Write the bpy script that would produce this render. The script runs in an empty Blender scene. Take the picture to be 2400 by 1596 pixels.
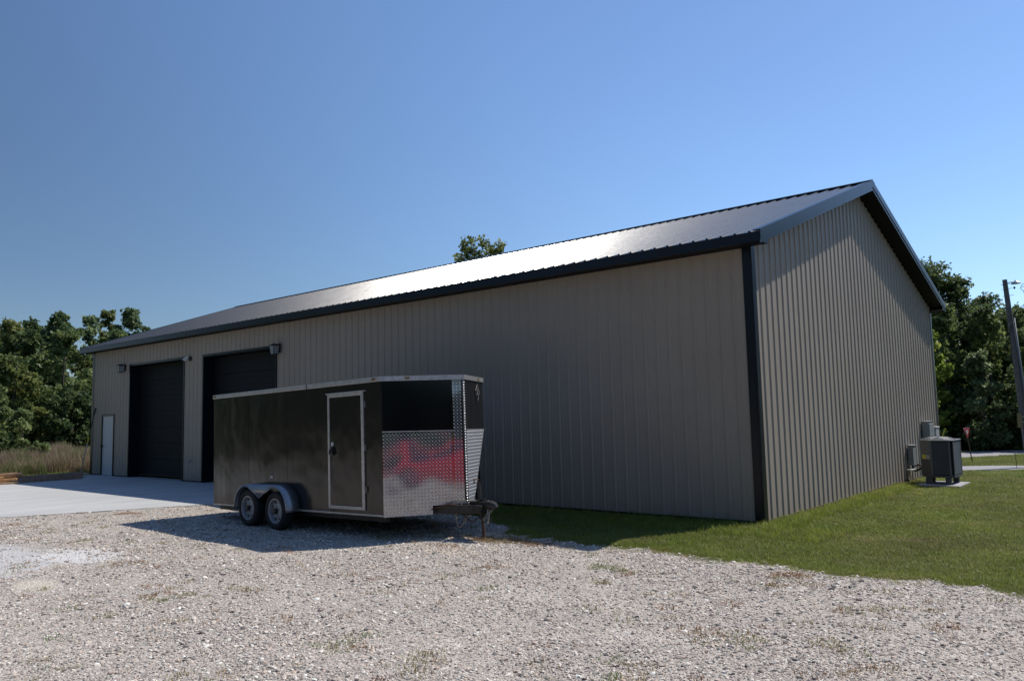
import bpy, bmesh, math, random
import numpy as np
from mathutils import Vector, Matrix
rng = np.random.default_rng(7)
random.seed(7)
SC = bpy.context.scene
COL = SC.collection
PI = math.pi

# ------------------------------------------------------------------ camera
F_PX, YAW, PITCH, ROLL = 1838.63, 0.7016, 0.0948, -0.0232
CAM = Vector((4.8394, -11.427, 1.6932))
cy_, sy_ = math.cos(YAW), math.sin(YAW)
R_ = Vector((cy_, sy_, 0)); FW_ = Vector((-sy_, cy_, 0)); Z_ = Vector((0, 0, 1))
F_ = FW_ * math.cos(PITCH) + Z_ * math.sin(PITCH)
U_ = -FW_ * math.sin(PITCH) + Z_ * math.cos(PITCH)
X_ = R_ * math.cos(ROLL) + U_ * math.sin(ROLL)
Y_ = U_ * math.cos(ROLL) - R_ * math.sin(ROLL)
cam_d = bpy.data.cameras.new('camera')
cam = bpy.data.objects.new('camera', cam_d)
COL.objects.link(cam)
cam_d.sensor_width = 36.0
cam_d.lens = F_PX * 36.0 / 2400.0
cam_d.clip_start = 0.05
cam_d.clip_end = 3000
m = Matrix.Identity(4)
for i in range(3):
    m[i][0] = X_[i]; m[i][1] = Y_[i]; m[i][2] = -F_[i]; m[i][3] = CAM[i]
cam.matrix_world = m
SC.camera = cam

# ------------------------------------------------------------------ light
SUN_TRAVEL = Vector((-0.305, -0.622, -1.0)).normalized()
EL = math.asin(-SUN_TRAVEL.z)
AZ = math.atan2(-SUN_TRAVEL.x, -SUN_TRAVEL.y)      # clockwise from +Y
world = bpy.data.worlds.new('World'); SC.world = world
world.use_nodes = True
wn = world.node_tree.nodes; wl = world.node_tree.links
for n in list(wn): wn.remove(n)
sky = wn.new('ShaderNodeTexSky'); sky.sky_type = 'NISHITA'
sky.sun_disc = False
sky.sun_elevation = EL; sky.sun_rotation = AZ
sky.altitude = 300; sky.air_density = 1.0; sky.dust_density = 0.25; sky.ozone_density = 6.0
bg = wn.new('ShaderNodeBackground'); wo = wn.new('ShaderNodeOutputWorld')
# the whole sky brightens smoothly towards the sun's side
wg = wn.new('ShaderNodeNewGeometry'); wd = wn.new('ShaderNodeVectorMath'); wd.operation = 'DOT_PRODUCT'
wd.inputs[1].default_value = SUN_TRAVEL
wl.new(wg.outputs['Incoming'], wd.inputs[0])
wm = wn.new('ShaderNodeMapRange'); wm.interpolation_type = 'SMOOTHSTEP'
wm.inputs['From Min'].default_value = -.02; wm.inputs['From Max'].default_value = .62
wm.inputs['To Min'].default_value = .081; wm.inputs['To Max'].default_value = .158
wl.new(wd.outputs['Value'], wm.inputs['Value']); wl.new(wm.outputs[0], bg.inputs['Strength'])
wl.new(sky.outputs[0], bg.inputs['Color']); wl.new(bg.outputs[0], wo.inputs['Surface'])
sun_d = bpy.data.lights.new('sun', 'SUN'); sun_d.energy = 4.9; sun_d.angle = math.radians(0.53)
sun_d.color = (1.0, 0.94, 0.86)
sun = bpy.data.objects.new('sun', sun_d); COL.objects.link(sun)
sun.rotation_euler = SUN_TRAVEL.to_track_quat('-Z', 'Y').to_euler()
SC.view_settings.view_transform = 'Standard'; SC.view_settings.look = 'None'
SC.view_settings.gamma = 1.0; SC.view_settings.exposure = 0.0
try: SC.view_settings.use_curve_mapping = False
except Exception: pass

# ------------------------------------------------------------------ materials
def mat(name, col=(.5, .5, .5), rough=.5, metal=0.0, spec=.5, coat=0.0, noise=None, bump=None, emis=None):
    """plain principled; noise=(scale, amount) varies the colour, bump=(scale, distance, detail)"""
    m = bpy.data.materials.new(name); m.use_nodes = True
    nt = m.node_tree; b = nt.nodes['Principled BSDF']
    b.inputs['Base Color'].default_value = (*col, 1); b.inputs['Roughness'].default_value = rough
    b.inputs['Metallic'].default_value = metal; b.inputs['Specular IOR Level'].default_value = spec
    b.inputs['Coat Weight'].default_value = coat
    if noise or bump:
        tc = nt.nodes.new('ShaderNodeTexCoord')
    if noise:
        sc, am = noise[:2]
        nz = nt.nodes.new('ShaderNodeTexNoise'); nz.inputs['Scale'].default_value = sc
        nz.inputs['Detail'].default_value = 6; nz.inputs['Roughness'].default_value = .65
        nt.links.new(tc.outputs['Object'], nz.inputs['Vector'])
        rp = nt.nodes.new('ShaderNodeMapRange')
        rp.inputs['From Min'].default_value = .3; rp.inputs['From Max'].default_value = .7
        rp.inputs['To Min'].default_value = 1 - am; rp.inputs['To Max'].default_value = 1 + am
        nt.links.new(nz.outputs['Fac'], rp.inputs['Value'])
        mx = nt.nodes.new('ShaderNodeVectorMath'); mx.operation = 'SCALE'
        mx.inputs[0].default_value = col
        nt.links.new(rp.outputs[0], mx.inputs['Scale']); nt.links.new(mx.outputs[0], b.inputs['Base Color'])
    if bump:
        nz2 = nt.nodes.new('ShaderNodeTexNoise'); nz2.inputs['Scale'].default_value = bump[0]
        nz2.inputs['Detail'].default_value = bump[2]
        nt.links.new(tc.outputs['Object'], nz2.inputs['Vector'])
        bp = nt.nodes.new('ShaderNodeBump'); bp.inputs['Distance'].default_value = bump[1]
        bp.inputs['Strength'].default_value = 1
        nt.links.new(nz2.outputs['Fac'], bp.inputs['Height']); nt.links.new(bp.outputs[0], b.inputs['Normal'])
    return m

class NT:
    """tiny node helper"""
    def __init__(s, name):
        s.m = bpy.data.materials.new(name); s.m.use_nodes = True
        s.t = s.m.node_tree; s.b = s.t.nodes['Principled BSDF']; s.out = s.t.nodes['Material Output']
    def n(s, kind, **kw):
        nd = s.t.nodes.new(kind)
        for k, v in kw.items():
            if k in nd.inputs.keys(): nd.inputs[k].default_value = v
            else: setattr(nd, k, v)
        return nd
    def l(s, a, b): s.t.links.new(a, b)
    def geo(s): return s.n('ShaderNodeNewGeometry').outputs['Position']
    def noise(s, vec, scale, detail=5, rough=.6, lo=None, hi=None):
        nz = s.n('ShaderNodeTexNoise'); nz.inputs['Scale'].default_value = scale
        nz.inputs['Detail'].default_value = detail; nz.inputs['Roughness'].default_value = rough
        s.l(vec, nz.inputs['Vector'])
        if lo is None: return nz.outputs['Fac']
        return s.rng(nz.outputs['Fac'], lo, hi)
    def rng(s, v, lo, hi, a=0.0, b=1.0, smooth=False):
        r = s.n('ShaderNodeMapRange'); r.inputs['From Min'].default_value = lo; r.inputs['From Max'].default_value = hi
        r.inputs['To Min'].default_value = a; r.inputs['To Max'].default_value = b
        if smooth: r.interpolation_type = 'SMOOTHSTEP'
        s.l(v, r.inputs['Value']); return r.outputs[0]
    def mix(s, fac, a, b):
        mx = s.n('ShaderNodeMix'); mx.data_type = 'RGBA'
        if isinstance(fac, (int, float)): mx.inputs[0].default_value = fac
        else: s.l(fac, mx.inputs[0])
        for k, v in ((6, a), (7, b)):
            if isinstance(v, tuple): mx.inputs[k].default_value = (*v, 1)
            else: s.l(v, mx.inputs[k])
        return mx.outputs[2]
    def math(s, op, a, b=None):
        nd = s.n('ShaderNodeMath'); nd.operation = op
        for k, v in ((0, a), (1, b)):
            if v is None: continue
            if isinstance(v, (int, float)): nd.inputs[k].default_value = v
            else: s.l(v, nd.inputs[k])
        return nd.outputs[0]
    def ramp(s, v, stops, interp='LINEAR'):
        r = s.n('ShaderNodeValToRGB'); cr = r.color_ramp; cr.interpolation = interp
        while len(cr.elements) < len(stops): cr.elements.new(.5)
        for e, (p, c) in zip(cr.elements, stops): e.position = p; e.color = (*c, 1)
        s.l(v, r.inputs['Fac']); return r.outputs['Color']
    def bump(s, h, dist, strength=1.0, normal=None):
        b = s.n('ShaderNodeBump'); b.inputs['Distance'].default_value = dist; b.inputs['Strength'].default_value = strength
        s.l(h, b.inputs['Height'])
        if normal is not None: s.l(normal, b.inputs['Normal'])
        return b.outputs[0]
    def blob(s, pos, cx, cy, rx, ry, amp=.35, scale=3.0):
        """soft irregular patch mask on the ground round (cx,cy)"""
        sep = s.n('ShaderNodeSeparateXYZ'); s.l(pos, sep.inputs[0])
        dx = s.math('DIVIDE', s.math('SUBTRACT', sep.outputs[0], cx), rx)
        dy = s.math('DIVIDE', s.math('SUBTRACT', sep.outputs[1], cy), ry)
        d = s.math('SQRT', s.math('ADD', s.math('MULTIPLY', dx, dx), s.math('MULTIPLY', dy, dy)))
        nz = s.noise(pos, scale, 7, .7)
        d = s.math('ADD', d, s.math('MULTIPLY', s.math('SUBTRACT', nz, .5), amp * 4))
        return s.rng(d, .55, 1.05, 1.0, 0.0, True)

M_TRIM = mat('black_trim_paint', (.006, .009, .015), .28, spec=.30, bump=(1.3, .004, 1))
M_SOFFIT = mat('black_soffit', (.007, .007, .008), .6, spec=.2)
def siding_mat():
    t = NT('taupe_siding_paint'); p = t.geo()
    n1 = t.noise(p, .55, 4, .6, .35, .65); c = t.mix(n1, (.312, .272, .226), (.338, .297, .247))
    sep = t.n('ShaderNodeSeparateXYZ'); t.l(p, sep.inputs[0])
    low = t.rng(sep.outputs[2], .0, .45, 1.0, 0.0, True)
    dust = t.math('MULTIPLY', low, t.noise(p, 5, 6, .7, .35, .7))
    c = t.mix(t.math('MULTIPLY', dust, .35), c, (.20, .165, .125))
    t.l(c, t.b.inputs['Base Color']); t.b.inputs['Roughness'].default_value = .42; t.b.inputs['Specular IOR Level'].default_value = .25
    t.l(t.bump(t.noise(p, 1.1, 1, .4), .006), t.b.inputs['Normal'])
    return t.m
M_SIDING = siding_mat()
def roof_mat():
    t = NT('black_roof_paint'); p = t.geo()
    c = t.mix(t.noise(p, .8, 4, .6, .3, .7), (.016, .017, .020), (.022, .023, .027))
    t.l(c, t.b.inputs['Base Color']); t.b.inputs['Roughness'].default_value = .25
    t.b.inputs['Specular IOR Level'].default_value = .8
    t.l(t.bump(t.noise(p, 2.2, 2, .5), .004), t.b.inputs['Normal'])
    return t.m
M_ROOF = roof_mat()
M_DOORBLK = mat('black_door_paint', (.006, .007, .010), .6, spec=.22, noise=(3, .2), bump=(.9, .006, 1))
M_WHITE = mat('white_door_paint', (.50, .52, .55), .4, noise=(2, .05))
M_DARKIN = mat('dark_interior', (.02, .02, .02), .8)
M_CONC_IN = mat('slab_concrete', (.30, .30, .29), .8, noise=(2, .15))
M_WOODDK = mat('weathered_skirt_board', (.11, .075, .052), .8, noise=(9, .4))
M_STEEL = mat('galvanised_steel', (.42, .43, .45), .42, metal=.8, noise=(14, .2))
M_GREYBOX = mat('grey_enclosure', (.20, .23, .24), .45, noise=(6, .12))
M_WHITEPL = mat('pale_plastic', (.55, .56, .56), .5)
M_RUBBER = mat('tyre_rubber', (.014, .014, .015), .72, noise=(30, .3), bump=(70, .002, 3))
M_RIM = mat('silver_painted_rim', (.36, .37, .39), .42, metal=.35, noise=(20, .25))
M_FENDER = mat('brushed_fender', (.33, .34, .36), .36, metal=.75, noise=(5, .18))
M_ALU = mat('aluminium_trim', (.46, .46, .46), .40, metal=.7, noise=(18, .22))
M_FRAMEBLK = mat('black_frame_steel', (.018, .017, .016), .5, noise=(12, .5))
M_RUST = mat('rusty_steel', (.075, .042, .026), .75, metal=.2, noise=(22, .5))
M_CHAIN = mat('zinc_chain', (.30, .28, .25), .5, metal=.6)
M_DARKHOLE = mat('dark_recess', (.006, .006, .006), .9)
M_GLASS = mat('lantern_glass', (.24, .27, .28), .12, spec=.5)
M_BULB = mat('bulb_white', (.7, .7, .66), .3)
M_AMBER = mat('amber_lens', (.20, .14, .06), .25)
M_ACDARK = mat('dark_grey_cabinet', (.060, .066, .072), .5, noise=(5, .15))
M_ACSIDE = mat('mid_grey_cabinet', (.12, .13, .14), .45, noise=(5, .1))
M_ACTOP = mat('light_grey_top', (.26, .265, .27), .4, metal=.3)
M_YEL = mat('yellow_label', (.55, .55, .04), .5)
M_LABEL = mat('grey_label', (.33, .34, .35), .5)
M_SLAB = mat('equipment_slab', (.30, .30, .31), .7, noise=(8, .2))
M_POLE = mat('weathered_pole_wood', (.115, .118, .120), .85, noise=(6, .35), bump=(26, .004, 5))
M_CONDUIT = mat('grey_conduit', (.15, .17, .19), .5)
M_WIRE = mat('black_wire', (.02, .02, .02), .5)
M_TAN = mat('tan_plate', (.20, .17, .09), .6)
M_RED = mat('sign_red', (.50, .03, .05), .5)
M_SIGNW = mat('sign_white', (.72, .72, .72), .5)
M_WOODPALE = mat('fresh_lumber', (.52, .32, .18), .75, noise=(12, .3))
M_WOODOR = mat('cut_end_grain', (.62, .32, .13), .75, noise=(14, .25))
M_BEAM = mat('dark_timber', (.27, .18, .12), .8, noise=(7, .35), bump=(20, .004, 5))
M_YELPOLE = mat('yellow_plastic', (.50, .42, .03), .5)
M_CARRED = mat('red_car_paint', (.68, .012, .022), .3, coat=.4)
M_CARGLASS = mat('dark_car_glass', (.02, .022, .025), .05)
M_BLACKPL = mat('black_plastic', (.02, .02, .02), .5)
M_ROADM = mat('road_asphalt', (.27, .26, .265), .85, noise=(4, .15), bump=(60, .004, 4))
M_BARK = mat('grey_brown_bark', (.075, .062, .050), .9, noise=(6, .4), bump=(14, .02, 5))

def concrete_mat():
    t = NT('broomed_concrete'); p = t.geo()
    mp = t.n('ShaderNodeMapping'); mp.inputs['Scale'].default_value = (1.6, .28, 1); mp.inputs['Rotation'].default_value = (0, 0, .25)
    t.l(p, mp.inputs['Vector'])
    st = t.noise(mp.outputs[0], 1.1, 6, .65, .35, .68)
    c = t.mix(st, (.36, .365, .36), (.49, .49, .475))
    fine = t.noise(p, 25, 5, .7, .3, .7)
    c = t.mix(t.math('MULTIPLY', fine, .25), c, (.36, .36, .355))
    sp = t.noise(p, .9, 5, .75, .62, .74)
    c = t.mix(t.math('MULTIPLY', sp, .45), c, (.27, .27, .265))
    t.l(c, t.b.inputs['Base Color']); t.b.inputs['Roughness'].default_value = .85
    t.l(t.bump(t.noise(p, 70, 4, .7), .002), t.b.inputs['Normal'])
    return t.m
M_CONC = concrete_mat()

def gravel_mat():
    t = NT('crushed_gravel'); p = t.geo()
    stops = [(0, (0.148, 0.137, 0.121)), (.22, (0.305, 0.272, 0.240)), (.45, (0.418, 0.370, 0.318)), (.62, (0.436, 0.357, 0.295)), (.8, (0.541, 0.485, 0.416)), (1, (0.680, 0.630, 0.549))]
    v1 = t.n('ShaderNodeTexVoronoi'); v1.inputs['Scale'].default_value = 34; t.l(p, v1.inputs['Vector'])
    v2 = t.n('ShaderNodeTexVoronoi'); v2.inputs['Scale'].default_value = 85; t.l(p, v2.inputs['Vector'])
    s1 = t.n('ShaderNodeSeparateColor'); t.l(v1.outputs['Color'], s1.inputs[0])
    s2 = t.n('ShaderNodeSeparateColor'); t.l(v2.outputs['Color'], s2.inputs[0])
    c1 = t.ramp(s1.outputs[0], stops); c2 = t.ramp(s2.outputs[0], stops)
    c = t.mix(t.noise(p, 6, 3, .6, .4, .6), c1, c2)
    fines = t.noise(p, 1.3, 6, .65, .42, .66)
    c = t.mix(t.math('MULTIPLY', fines, .6), c, (.33, .30, .27))
    dust = t.noise(p, .33, 4, .6, .5, .72)
    c = t.mix(t.math('MULTIPLY', dust, .35), c, (.37, .345, .32))
    for (x, y, rx, ry, col, k, a) in ((-7.3, -7.9, 1.9, .95, (.55, .56, .57), .62, .55), (-6.6, -7.0, .95, .5, (.66, .65, .64), .7, .5),
                                 (-4.9, -8.1, .5, .24, (.58, .52, .43), .75, .5), (-2.6, -4.05, .55, .35, (.55, .45, .35), .6, .35),
                                 (-.2, -5.4, .5, .3, (.52, .47, .41), .6, .3), (1.6, -6.0, .4, .25, (.50, .46, .41), .5, .3),
                                 (-6.4, -4.9, .9, .4, (.48, .44, .39), .3, .4)):
        c = t.mix(t.math('MULTIPLY', t.blob(p, x, y, rx, ry, a), k), c, col)
    t.l(c, t.b.inputs['Base Color']); t.b.inputs['Roughness'].default_value = .9
    h = t.math('ADD', t.math('MULTIPLY', t.math('SUBTRACT', 1, v1.outputs['Distance']), 1.0), t.math('MULTIPLY', t.math('SUBTRACT', 1, v2.outputs['Distance']), .5))
    t.l(t.bump(h, .020, .8), t.b.inputs['Normal'])
    return t.m
M_GRAVEL = gravel_mat()

def pebble_mat():
    t = NT('limestone_chip')
    oi = t.n('ShaderNodeObjectInfo')
    stops = [(0, (0.113, 0.102, 0.094)), (.1, (0.226, 0.204, 0.185)), (.3, (0.384, 0.345, 0.302)), (.5, (0.488, 0.430, 0.369)), (.62, (0.471, 0.357, 0.282)), (.78, (0.593, 0.532, 0.464)), (.93, (0.716, 0.664, 0.589)), (1, (0.755, 0.749, 0.675))]
    c = t.ramp(oi.outputs['Random'], stops)
    t.l(c, t.b.inputs['Base Color']); t.b.inputs['Roughness'].default_value = .8
    return t.m
M_PEBBLE = pebble_mat()

def soil_mat():
    t = NT('turf_and_soil'); p = t.geo()
    c = t.mix(t.noise(p, 1.2, 6, .65, .38, .62), (.085, .105, .034), (.13, .125, .055))
    c = t.mix(t.math('MULTIPLY', t.noise(p, .18, 5, .6, .45, .7), .6), c, (.17, .145, .07))
    c = t.mix(t.math('MULTIPLY', t.noise(p, 30, 4, .7, .3, .7), .4), c, (.04, .045, .018))
    t.l(c, t.b.inputs['Base Color']); t.b.inputs['Roughness'].default_value = .95
    t.b.inputs['Specular IOR Level'].default_value = .15
    t.l(t.bump(t.noise(p, 40, 5, .7), .03), t.b.inputs['Normal'])
    return t.m
M_SOIL = soil_mat()

def leafy(name, stops, trans=.3, loc_scale=None, patch=None, attr=None):
    """thin leaf/blade: diffuse + translucent, coloured by instance or by a per-leaf attribute"""
    t = NT(name)
    if attr:
        a = t.n('ShaderNodeAttribute'); a.attribute_name = attr; v = a.outputs['Fac']
    else:
        oi = t.n('ShaderNodeObjectInfo'); v = oi.outputs['Random']
        if loc_scale:
            nz = t.noise(oi.outputs['Location'], loc_scale, 4, .6, .32, .68)
            v = t.math('ADD', t.math('MULTIPLY', v, .45), t.math('MULTIPLY', nz, .55))
    c = t.ramp(v, stops)
    if patch:
        sc, lo, hi, pc, k = patch
        oi2 = t.n('ShaderNodeObjectInfo')
        c = t.mix(t.math('MULTIPLY', t.noise(oi2.outputs['Location'], sc, 5, .65, lo, hi), k), c, pc)
    t.t.nodes.remove(t.b)
    d = t.n('ShaderNodeBsdfPrincipled'); t.l(c, d.inputs['Base Color']); d.inputs['Roughness'].default_value = .5
    d.inputs['Specular IOR Level'].default_value = .35
    tr = t.n('ShaderNodeBsdfTranslucent'); t.l(c, tr.inputs['Color'])
    ms = t.n('ShaderNodeMixShader'); ms.inputs[0].default_value = trans
    t.l(d.outputs[0], ms.inputs[1]); t.l(tr.outputs[0], ms.inputs[2]); t.l(ms.outputs[0], t.out.inputs['Surface'])
    return t.m
M_GRASS = leafy('mown_grass_blades', [(0, (0.121, 0.170, 0.028)), (.45, (0.202, 0.256, 0.046)), (.75, (0.270, 0.308, 0.074)), (1, (0.432, 0.388, 0.146))], .5, .9,
                patch=(.6, .36, .64, (0.208, 0.184, 0.088), .55))
M_LONGGRASS = leafy('long_grass_blades', [(0, (0.143, 0.180, 0.032)), (.6, (0.237, 0.289, 0.050)), (1, (0.404, 0.397, 0.114))], .5, 1.2)
M_WEED = leafy('gravel_weed', [(0, (0.255, 0.115, 0.061)), (.35, (0.373, 0.209, 0.111)), (.6, (0.294, 0.262, 0.102)), (.8, (0.175, 0.240, 0.071)), (1, (0.117, 0.220, 0.045))], .25, 1.5)
M_DRYWEED = leafy('dry_field_weed', [(0, (.16, .10, .075)), (.28, (.26, .175, .125)), (.5, (.30, .23, .14)), (.68, (.15, .17, .06)), (1, (.09, .14, .035))], .3, .45)
M_STRAW = leafy('dead_grass', [(0, (.20, .12, .06)), (.5, (.30, .21, .11)), (1, (.38, .30, .17))], .2)
def leafset(name, dark, mid, light):
    return leafy(name, [(0, dark), (.5, mid), (1, light)], .5, attr='tone')
L_DARK = leafset('leaves_dark', (0.054, 0.085, 0.034), (0.116, 0.163, 0.058), (0.210, 0.257, 0.092))
L_MID = leafset('leaves_mid', (0.080, 0.118, 0.041), (0.161, 0.212, 0.070), (0.280, 0.320, 0.111))
L_LIGHT = leafset('leaves_light', (0.100, 0.140, 0.052), (0.200, 0.260, 0.093), (0.348, 0.391, 0.156))
L_OLIVE = leafset('leaves_olive', (0.077, 0.105, 0.034), (0.161, 0.197, 0.059), (0.292, 0.302, 0.098))
L_YEL = leafset('leaves_yellow_green', (0.136, 0.194, 0.036), (0.278, 0.372, 0.067), (0.476, 0.535, 0.137))
L_GREY = leafset('leaves_grey_green', (0.079, 0.120, 0.057), (0.172, 0.234, 0.107), (0.321, 0.389, 0.188))

def treadplate_mat():
    t = NT('diamond_tread_aluminium')
    tc = t.n('ShaderNodeTexCoord'); uv = tc.outputs['Object']
    t.l(t.bump(t.noise(uv, 1.6, 1, .4), .012), t.b.inputs['Normal'])
    sep = t.n('ShaderNodeSeparateXYZ'); t.l(uv, sep.inputs[0])
    low = t.rng(sep.outputs[2], .28, .75, 1.0, 0.0, True)
    c = t.mix(t.math('MULTIPLY', low, t.noise(uv, 6, 5, .7, .3, .75)), (.42, .425, .44), (.33, .31, .28))
    t.l(c, t.b.inputs['Base Color'])
    t.b.inputs['Metallic'].default_value = .95; t.b.inputs['Roughness'].default_value = .08
    return t.m
M_TREAD = treadplate_mat()

def trailer_skin(name, rough=.19, dirt=True):
    t = NT(name); tc = t.n('ShaderNodeTexCoord'); p = tc.outputs['Object']
    c = t.mix(t.noise(p, 1.4, 5, .6, .3, .7), (.010, .010, .0105), (.014, .0135, .0135))
    if dirt:
        sep = t.n('ShaderNodeSeparateXYZ'); t.l(p, sep.inputs[0])
        low = t.rng(sep.outputs[2], .3, 1.15, 1.0, 0.0, True)
        k = t.math('MULTIPLY', low, t.noise(p, 3.2, 6, .7, .36, .66))
        c = t.mix(t.math('MULTIPLY', k, .3), c, (.030, .026, .023))
    t.l(c, t.b.inputs['Base Color'])
    t.b.inputs['Roughness'].default_value = rough; t.b.inputs['Specular IOR Level'].default_value = .46
    mp = t.n('ShaderNodeMapping'); mp.inputs['Scale'].default_value = (1.0, 1.0, .62); t.l(p, mp.inputs['Vector'])
    t.l(t.bump(t.noise(mp.outputs[0], 1.8, 2, .5), .026), t.b.inputs['Normal'])
    return t.m
M_SKIN = trailer_skin('black_trailer_skin')
M_GLOSSBLK = mat('gloss_black_panel', (.003, .004, .007), .10, bump=(1.2, .004, 1))

# ------------------------------------------------------------------ mesh helpers
class MB:
    def __init__(s): s.v = []; s.f = []; s.uv = None
    def add(s, vs, fs):
        b = len(s.v); s.v += [tuple(v) for v in vs]; s.f += [tuple(i + b for i in f) for f in fs]; return s
    def box(s, x0, x1, y0, y1, z0, z1, M=None):
        vs = [Vector(p) for p in ((x0, y0, z0), (x1, y0, z0), (x1, y1, z0), (x0, y1, z0), (x0, y0, z1), (x1, y0, z1), (x1, y1, z1), (x0, y1, z1))]
        if M is not None: vs = [M @ v for v in vs]
        return s.add(vs, [(0, 3, 2, 1), (4, 5, 6, 7), (0, 1, 5, 4), (1, 2, 6, 5), (2, 3, 7, 6), (3, 0, 4, 7)])
    def prism(s, poly, z0, z1, M=None):
        n = len(poly)
        z0 = [z0] * n if not hasattr(z0, '__len__') else z0
        z1 = [z1] * n if not hasattr(z1, '__len__') else z1
        vs = [Vector((p[0], p[1], z0[i])) for i, p in enumerate(poly)] + [Vector((p[0], p[1], z1[i])) for i, p in enumerate(poly)]
        if M is not None: vs = [M @ v for v in vs]
        return s.add(vs, [tuple(reversed(range(n))), tuple(range(n, 2 * n))] + [(i, (i + 1) % n, n + (i + 1) % n, n + i) for i in range(n)])
    def tube(s, pts, r, n=8, cap=True):
        pts = [Vector(p) for p in pts]; rs = r if hasattr(r, '__len__') else [r] * len(pts)
        b = len(s.v); prev = None
        for i, p in enumerate(pts):
            d = (pts[min(i + 1, len(pts) - 1)] - pts[max(i - 1, 0)]).normalized()
            up = prev if prev is not None and abs(prev.dot(d)) < .95 else (Vector((0, 0, 1)) if abs(d.z) < .9 else Vector((1, 0, 0)))
            a = d.cross(up).normalized(); c = a.cross(d).normalized(); prev = c
            for k in range(n):
                t = 2 * PI * k / n
                s.v.append(tuple(p + (a * math.cos(t) + c * math.sin(t)) * rs[i]))
        for i in range(len(pts) - 1):
            for k in range(n):
                s.f.append((b + i * n + k, b + i * n + (k + 1) % n, b + (i + 1) * n + (k + 1) % n, b + (i + 1) * n + k))
        if cap:
            s.f.append(tuple(b + k for k in reversed(range(n)))); e = b + (len(pts) - 1) * n
            s.f.append(tuple(e + k for k in range(n)))
        return s
    def lathe(s, prof, n=32, M=None):
        """prof: (radius, height) about local Z"""
        b = len(s.v)
        for (r, h) in prof:
            for k in range(n):
                t = 2 * PI * k / n; v = Vector((r * math.cos(t), r * math.sin(t), h))
                s.v.append(tuple(M @ v if M is not None else v))
        for i in range(len(prof) - 1):
            for k in range(n):
                s.f.append((b + i * n + k, b + i * n + (k + 1) % n, b + (i + 1) * n + (k + 1) % n, b + (i + 1) * n + k))
        return s
    def build(s, name, material, parent=None, smooth=False, bevel=0, label=None, loc=None, autos=None):
        me = bpy.data.meshes.new(name); me.from_pydata(s.v, [], s.f)
        me.materials.append(material)
        bm = bmesh.new(); bm.from_mesh(me); bmesh.ops.recalc_face_normals(bm, faces=bm.faces); bm.to_mesh(me); bm.free()
        if smooth or autos:
            me.polygons.foreach_set('use_smooth', [True] * len(me.polygons))
            if autos: me.set_sharp_from_angle(angle=math.radians(autos))
        me.update()
        o = bpy.data.objects.new(name, me); COL.objects.link(o)
        if parent is not None: o.parent = parent
        if bevel:
            bv = o.modifiers.new('bevel', 'BEVEL'); bv.width = bevel; bv.segments = 2; bv.limit_method = 'ANGLE'
        if label: o['label'] = label
        if loc is not None: o.location = loc
        return o

def empty(name, loc=(0, 0, 0), rz=0.0):
    o = bpy.data.objects.new(name, None); COL.objects.link(o); o.location = loc; o.rotation_euler = (0, 0, rz)
    o.empty_display_size = .3
    return o
def tag(o, label=None, cat=None, group=None, kind=None):
    if label: o['label'] = label
    if cat: o['category'] = cat
    if group: o['group'] = group
    if kind: o['kind'] = kind
    return o
def fastmesh(name, V, Fq, material, nper=4, attrs=None):
    me = bpy.data.meshes.new(name)
    nv = len(V); nf = len(Fq)
    me.vertices.add(nv); me.vertices.foreach_set('co', np.asarray(V, np.float32).ravel())
    me.loops.add(nf * nper); me.loops.foreach_set('vertex_index', np.asarray(Fq, np.int32).ravel())
    me.polygons.add(nf); me.polygons.foreach_set('loop_start', np.arange(nf, dtype=np.int32) * nper)
    me.polygons.foreach_set('loop_total', np.full(nf, nper, np.int32))
    if attrs is not None:
        a = me.attributes.new('tone', 'FLOAT', 'FACE'); a.data.foreach_set('value', np.asarray(attrs, np.float32))
    me.materials.append(material); me.update(calc_edges=True); me.validate()
    return me

# ------------------------------------------------------------------ terrain
def sm(t): t = np.clip(t, 0, 1); return t * t * (3 - 2 * t)
def pad_edge(y): return np.where(y < -2.8, -10.67 + (y + 2.8) * .479, -10.67 + (y + 2.8) * .38)
def gz(x, y):
    x = np.asarray(x, float); y = np.asarray(y, float)
    z = np.full(np.broadcast(x, y).shape, -.05)
    z = z + .012 * (np.sin(x * 1.3 + y * .7) * np.sin(y * 1.1 - x * .4)) + .006 * np.sin(x * 3.1 - y * 2.3)
    d = x - pad_edge(y)
    k = 1 - sm(d / 1.3); inpad = (x > -23.0) & (y < 1)
    z = np.where(inpad & (d > -.5), z * (1 - k) + (-.016) * k, z)
    z = np.where((d <= -.1) & (x > -22.5) & (y < .2) & (y > -9.9), -.12, z)
    # close to the barn walls
    dx = np.maximum(np.maximum(-23.96 - x, x), 0); dy = np.maximum(np.maximum(-y, y - 11.4), 0)
    db = np.hypot(dx, dy); kb = 1 - sm(db / .8)
    z = np.where((x > -10) | (x < -24) | (y > 0), z * (1 - kb) + (-.035) * kb, z)
    drop = sm((y - 10.5) / 9.0) * sm((x + 30) / 14.0) * .57 + sm((y - 20) / 12.0) * sm((x + 30) / 14.0) * .18
    z = z - drop
    z = z - sm((-x - 28) / 20) * .03
    return z
def nonuni(lo, hi, step, far):
    c = list(np.arange(lo, hi + 1e-6, step)); s = step; a = lo; pre = []
    while a > -far: s *= 1.22; a -= s; pre.append(a)
    s = step; b = hi; post = []
    while b < far: s *= 1.22; b += s; post.append(b)
    return np.array(pre[::-1] + c + post)
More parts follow.
